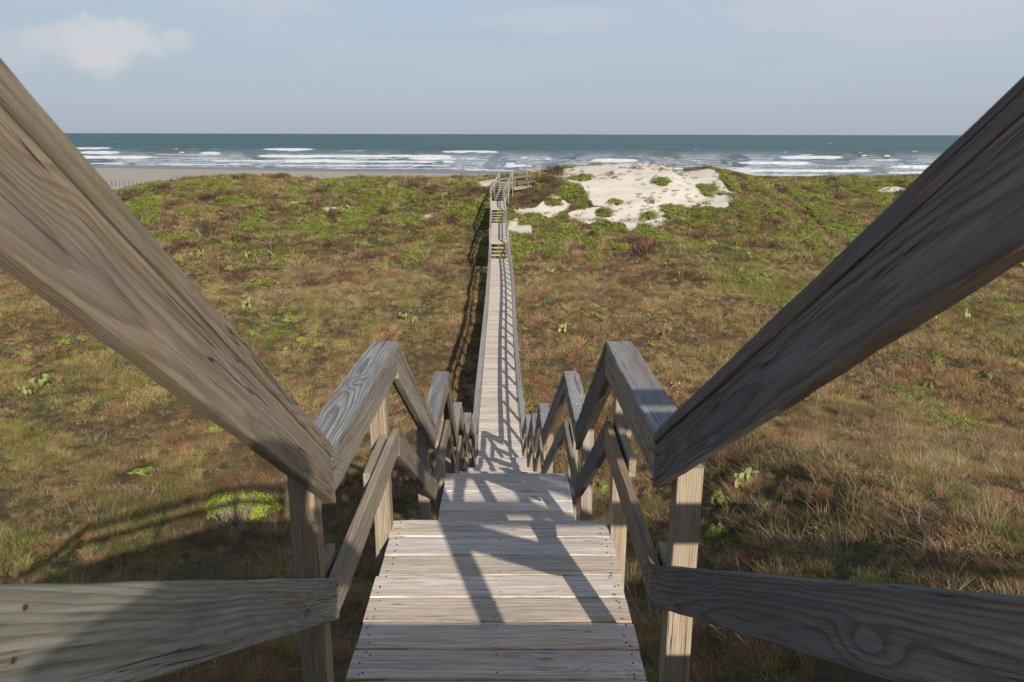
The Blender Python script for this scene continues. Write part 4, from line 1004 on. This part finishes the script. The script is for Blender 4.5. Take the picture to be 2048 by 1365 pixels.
# prickly pears
m, t, b = mat_new('cactus_pad'); geo = N(t, 'ShaderNodeTexCoord'); nn = NOISE(t, geo.outputs['Object'], 14, 3, .6)
t.links.new(MIX(t, nn, (0.17, 0.21, 0.06), (0.38, 0.40, 0.14)), b.inputs['Base Color']); b.inputs['Roughness'].default_value = .6; PAD = m
def cactus(seed, n):
    g = np.random.default_rng(seed); V = []; F = []
    def pad(base, ax, face, s):
        side = ax.cross(face).normalized(); b0 = len(V); ns, nr_ = 8, 10
        for i in range(ns+1):
            u = i/ns; r = math.sin(math.pi*min(max(u, .02), .985))**.7*(.62+.38*u)
            for k in range(nr_):
                an = 2*math.pi*k/nr_
                V.append(tuple(base+ax*(u*s*1.35)+side*(r*s*.55*math.cos(an))+face*(r*s*.10*math.sin(an))))
        for i in range(ns):
            for k in range(nr_): F.append([b0+i*nr_+k, b0+i*nr_+(k+1) % nr_, b0+(i+1)*nr_+(k+1) % nr_, b0+(i+1)*nr_+k])
        F.append([b0+k for k in range(nr_)][::-1]); F.append([b0+ns*nr_+k for k in range(nr_)])
    tips = []
    for i in range(max(2, n//3)):
        th = g.random()*6.283; base = Vector((.22*math.cos(th)*g.random(), .22*math.sin(th)*g.random(), -.02)); ax = Vector((g.normal()*.4, g.normal()*.4, 1)).normalized()
        fc = ax.cross(Vector((g.normal(), g.normal(), 0))).normalized(); s = g.uniform(.16, .22); pad(base, ax, fc, s); tips.append((base+ax*s*1.3, ax))
    while n > 0:
        tp, ax = tips[int(g.integers(0, len(tips)))]; a2 = (ax+Vector((g.normal()*.7, g.normal()*.7, g.normal()*.25))).normalized()
        fc = a2.cross(Vector((g.normal(), g.normal(), .2))).normalized(); s = g.uniform(.11, .18); pad(tp-a2*.02, a2, fc, s); tips.append((tp+a2*s*1.3, a2)); n -= 1
    return mesh_np('prickly_pear', np.array(V), F, PAD, True)
CM_ = [cactus(i+3, 5+2*i) for i in range(4)]
CACT = [(825, 655, 1.0, 'prickly pear with upright pads just left of the boardwalk shadow'), (815, 645, .9, 'prickly pear pads behind the one left of the boardwalk shadow'), (495, 622, 1.1, 'pale prickly pear in the brown grass of the left hollow'), (75, 778, .9, 'yellowish prickly pear near the left picture edge, below the flat shrub'),
        (58, 795, .8, 'low prickly pear clump beside the yellowish one at far left'), (1452, 985, .8, 'left of two prickly pear plants right of the nearest right post'), (1484, 982, .8, 'right of two prickly pear plants right of the nearest right post'), (1500, 520, 1.0, 'prickly pear in the grass below the dune at right'),
        (1360, 560, 1.0, 'pale prickly pear in the hollow right of the boardwalk'), (1325, 672, 1.0, 'yellow-green prickly pear just above the nearest right rail'), (1125, 668, .9, 'lone small prickly pear beside the boardwalk at right'), (1870, 640, 1.1, 'prickly pear beside the right handrail on the slope'),
        (1935, 640, 1.1, 'prickly pear on the right slope, right of another'), (490, 520, 1.3, 'prickly pear on the low swell near the left handrail'), (545, 520, 1.3, 'prickly pear on top of the low swell at left'), (390, 520, 1.3, 'prickly pear clump at the left end of the low swell'), (700, 425, 1.4, 'prickly pear high on the left dune slope'),
        (1110, 555, 1.0, 'small prickly pear right of the boardwalk in olive grass'), (400, 478, 1.3, 'prickly pear on the lower dune slope at left')]
for i, (x, y, s, lab) in enumerate(CACT):
    p = img2ground(x, y)
    if not p: continue
    o = bpy.data.objects.new('prickly_pear', CM_[i % 4]); col.objects.link(o); o.location = (p[0], p[1], ground_z(*p)+.1); o.scale = (s*1.15,)*3; o.rotation_euler = (0, 0, random.random()*6)
    tag(o, lab, 'cactus', 'prickly pears in the grass')

# ------------------------------------------------------------------ the photographer kneeling behind the camera (its shadow falls on the left rail and post)
m, t, b = mat_new('skin'); b.inputs['Base Color'].default_value = (0.45, 0.28, 0.2, 1); SKIN = m
m, t, b = mat_new('dark_cloth'); b.inputs['Base Color'].default_value = (0.05, 0.06, 0.09, 1); b.inputs['Roughness'].default_value = .9; CLOTH = m
J = [(.10, -.60, 11.80, .15), (.10, -.54, 12.0, .14), (.09, -.44, 12.2, .15), (.08, -.33, 12.36, .07), (.07, -.24, 12.47, .085), (.07, -.22, 12.58, .095),
     (-.10, -.42, 12.27, .075), (-.19, -.28, 12.10, .05), (-.06, -.13, 12.40, .033), (-.03, -.11, 12.47, .034),
     (.28, -.42, 12.27, .075), (.37, -.28, 12.08, .05), (.20, -.13, 12.40, .033), (.16, -.11, 12.47, .034),
     (.0, -.58, 11.78, .11), (-.03, -.20, 11.92, .075), (-.03, -.28, 11.62, .05), (-.03, -.14, 11.58, .045),
     (.22, -.58, 11.78, .11), (.24, -.24, 11.62, .075), (.24, -.62, 11.60, .05), (.24, -.74, 11.60, .04)]
ED = [(0, 1), (1, 2), (2, 3), (3, 4), (4, 5), (2, 6), (6, 7), (7, 8), (8, 9), (2, 10), (10, 11), (11, 12), (12, 13), (0, 14), (14, 15), (15, 16), (16, 17), (0, 18), (18, 19), (19, 20), (20, 21)]
J = [(j[0], j[1], j[2]+(0.2 if k_ < 14 and k_ not in (8, 9, 12, 13) else 0)+(0.15 if k_ in (14, 18) else 0), j[3]) for k_, j in enumerate(J)]
for (hb, sx) in ((9, 1), (13, -1)):
    hx, hy, hz = J[hb][:3]
    for k in range(5):
        a = len(J); dz = (.03-.018*k) if k < 4 else -.01; dx = sx*(.03 if k < 4 else .01)
        J += [(hx+dx*.5, hy+(.012 if k < 4 else -.03), hz+dz, .009), (hx+dx*1.3, hy+(.022 if k < 4 else -.035), hz+dz+.004, .008), (hx+dx*2.0, hy+(.012 if k < 4 else -.03), hz+dz+.006, .007)]
        ED += [(hb, a), (a, a+1), (a+1, a+2)]
me = bpy.data.meshes.new('person'); me.from_pydata([j[:3] for j in J], ED, []); me.materials.append(CLOTH)
o = link('person', me); tag(o, 'person in dark clothes kneeling with a camera at the top of the stairs', 'person')
sk = o.modifiers.new('skin', 'SKIN')
for v, j in zip(me.skin_vertices[0].data, J): v.radius = (j[3], j[3])
me.skin_vertices[0].data[0].use_root = True
sb = o.modifiers.new('sub', 'SUBSURF'); sb.levels = 1; sb.render_levels = 2
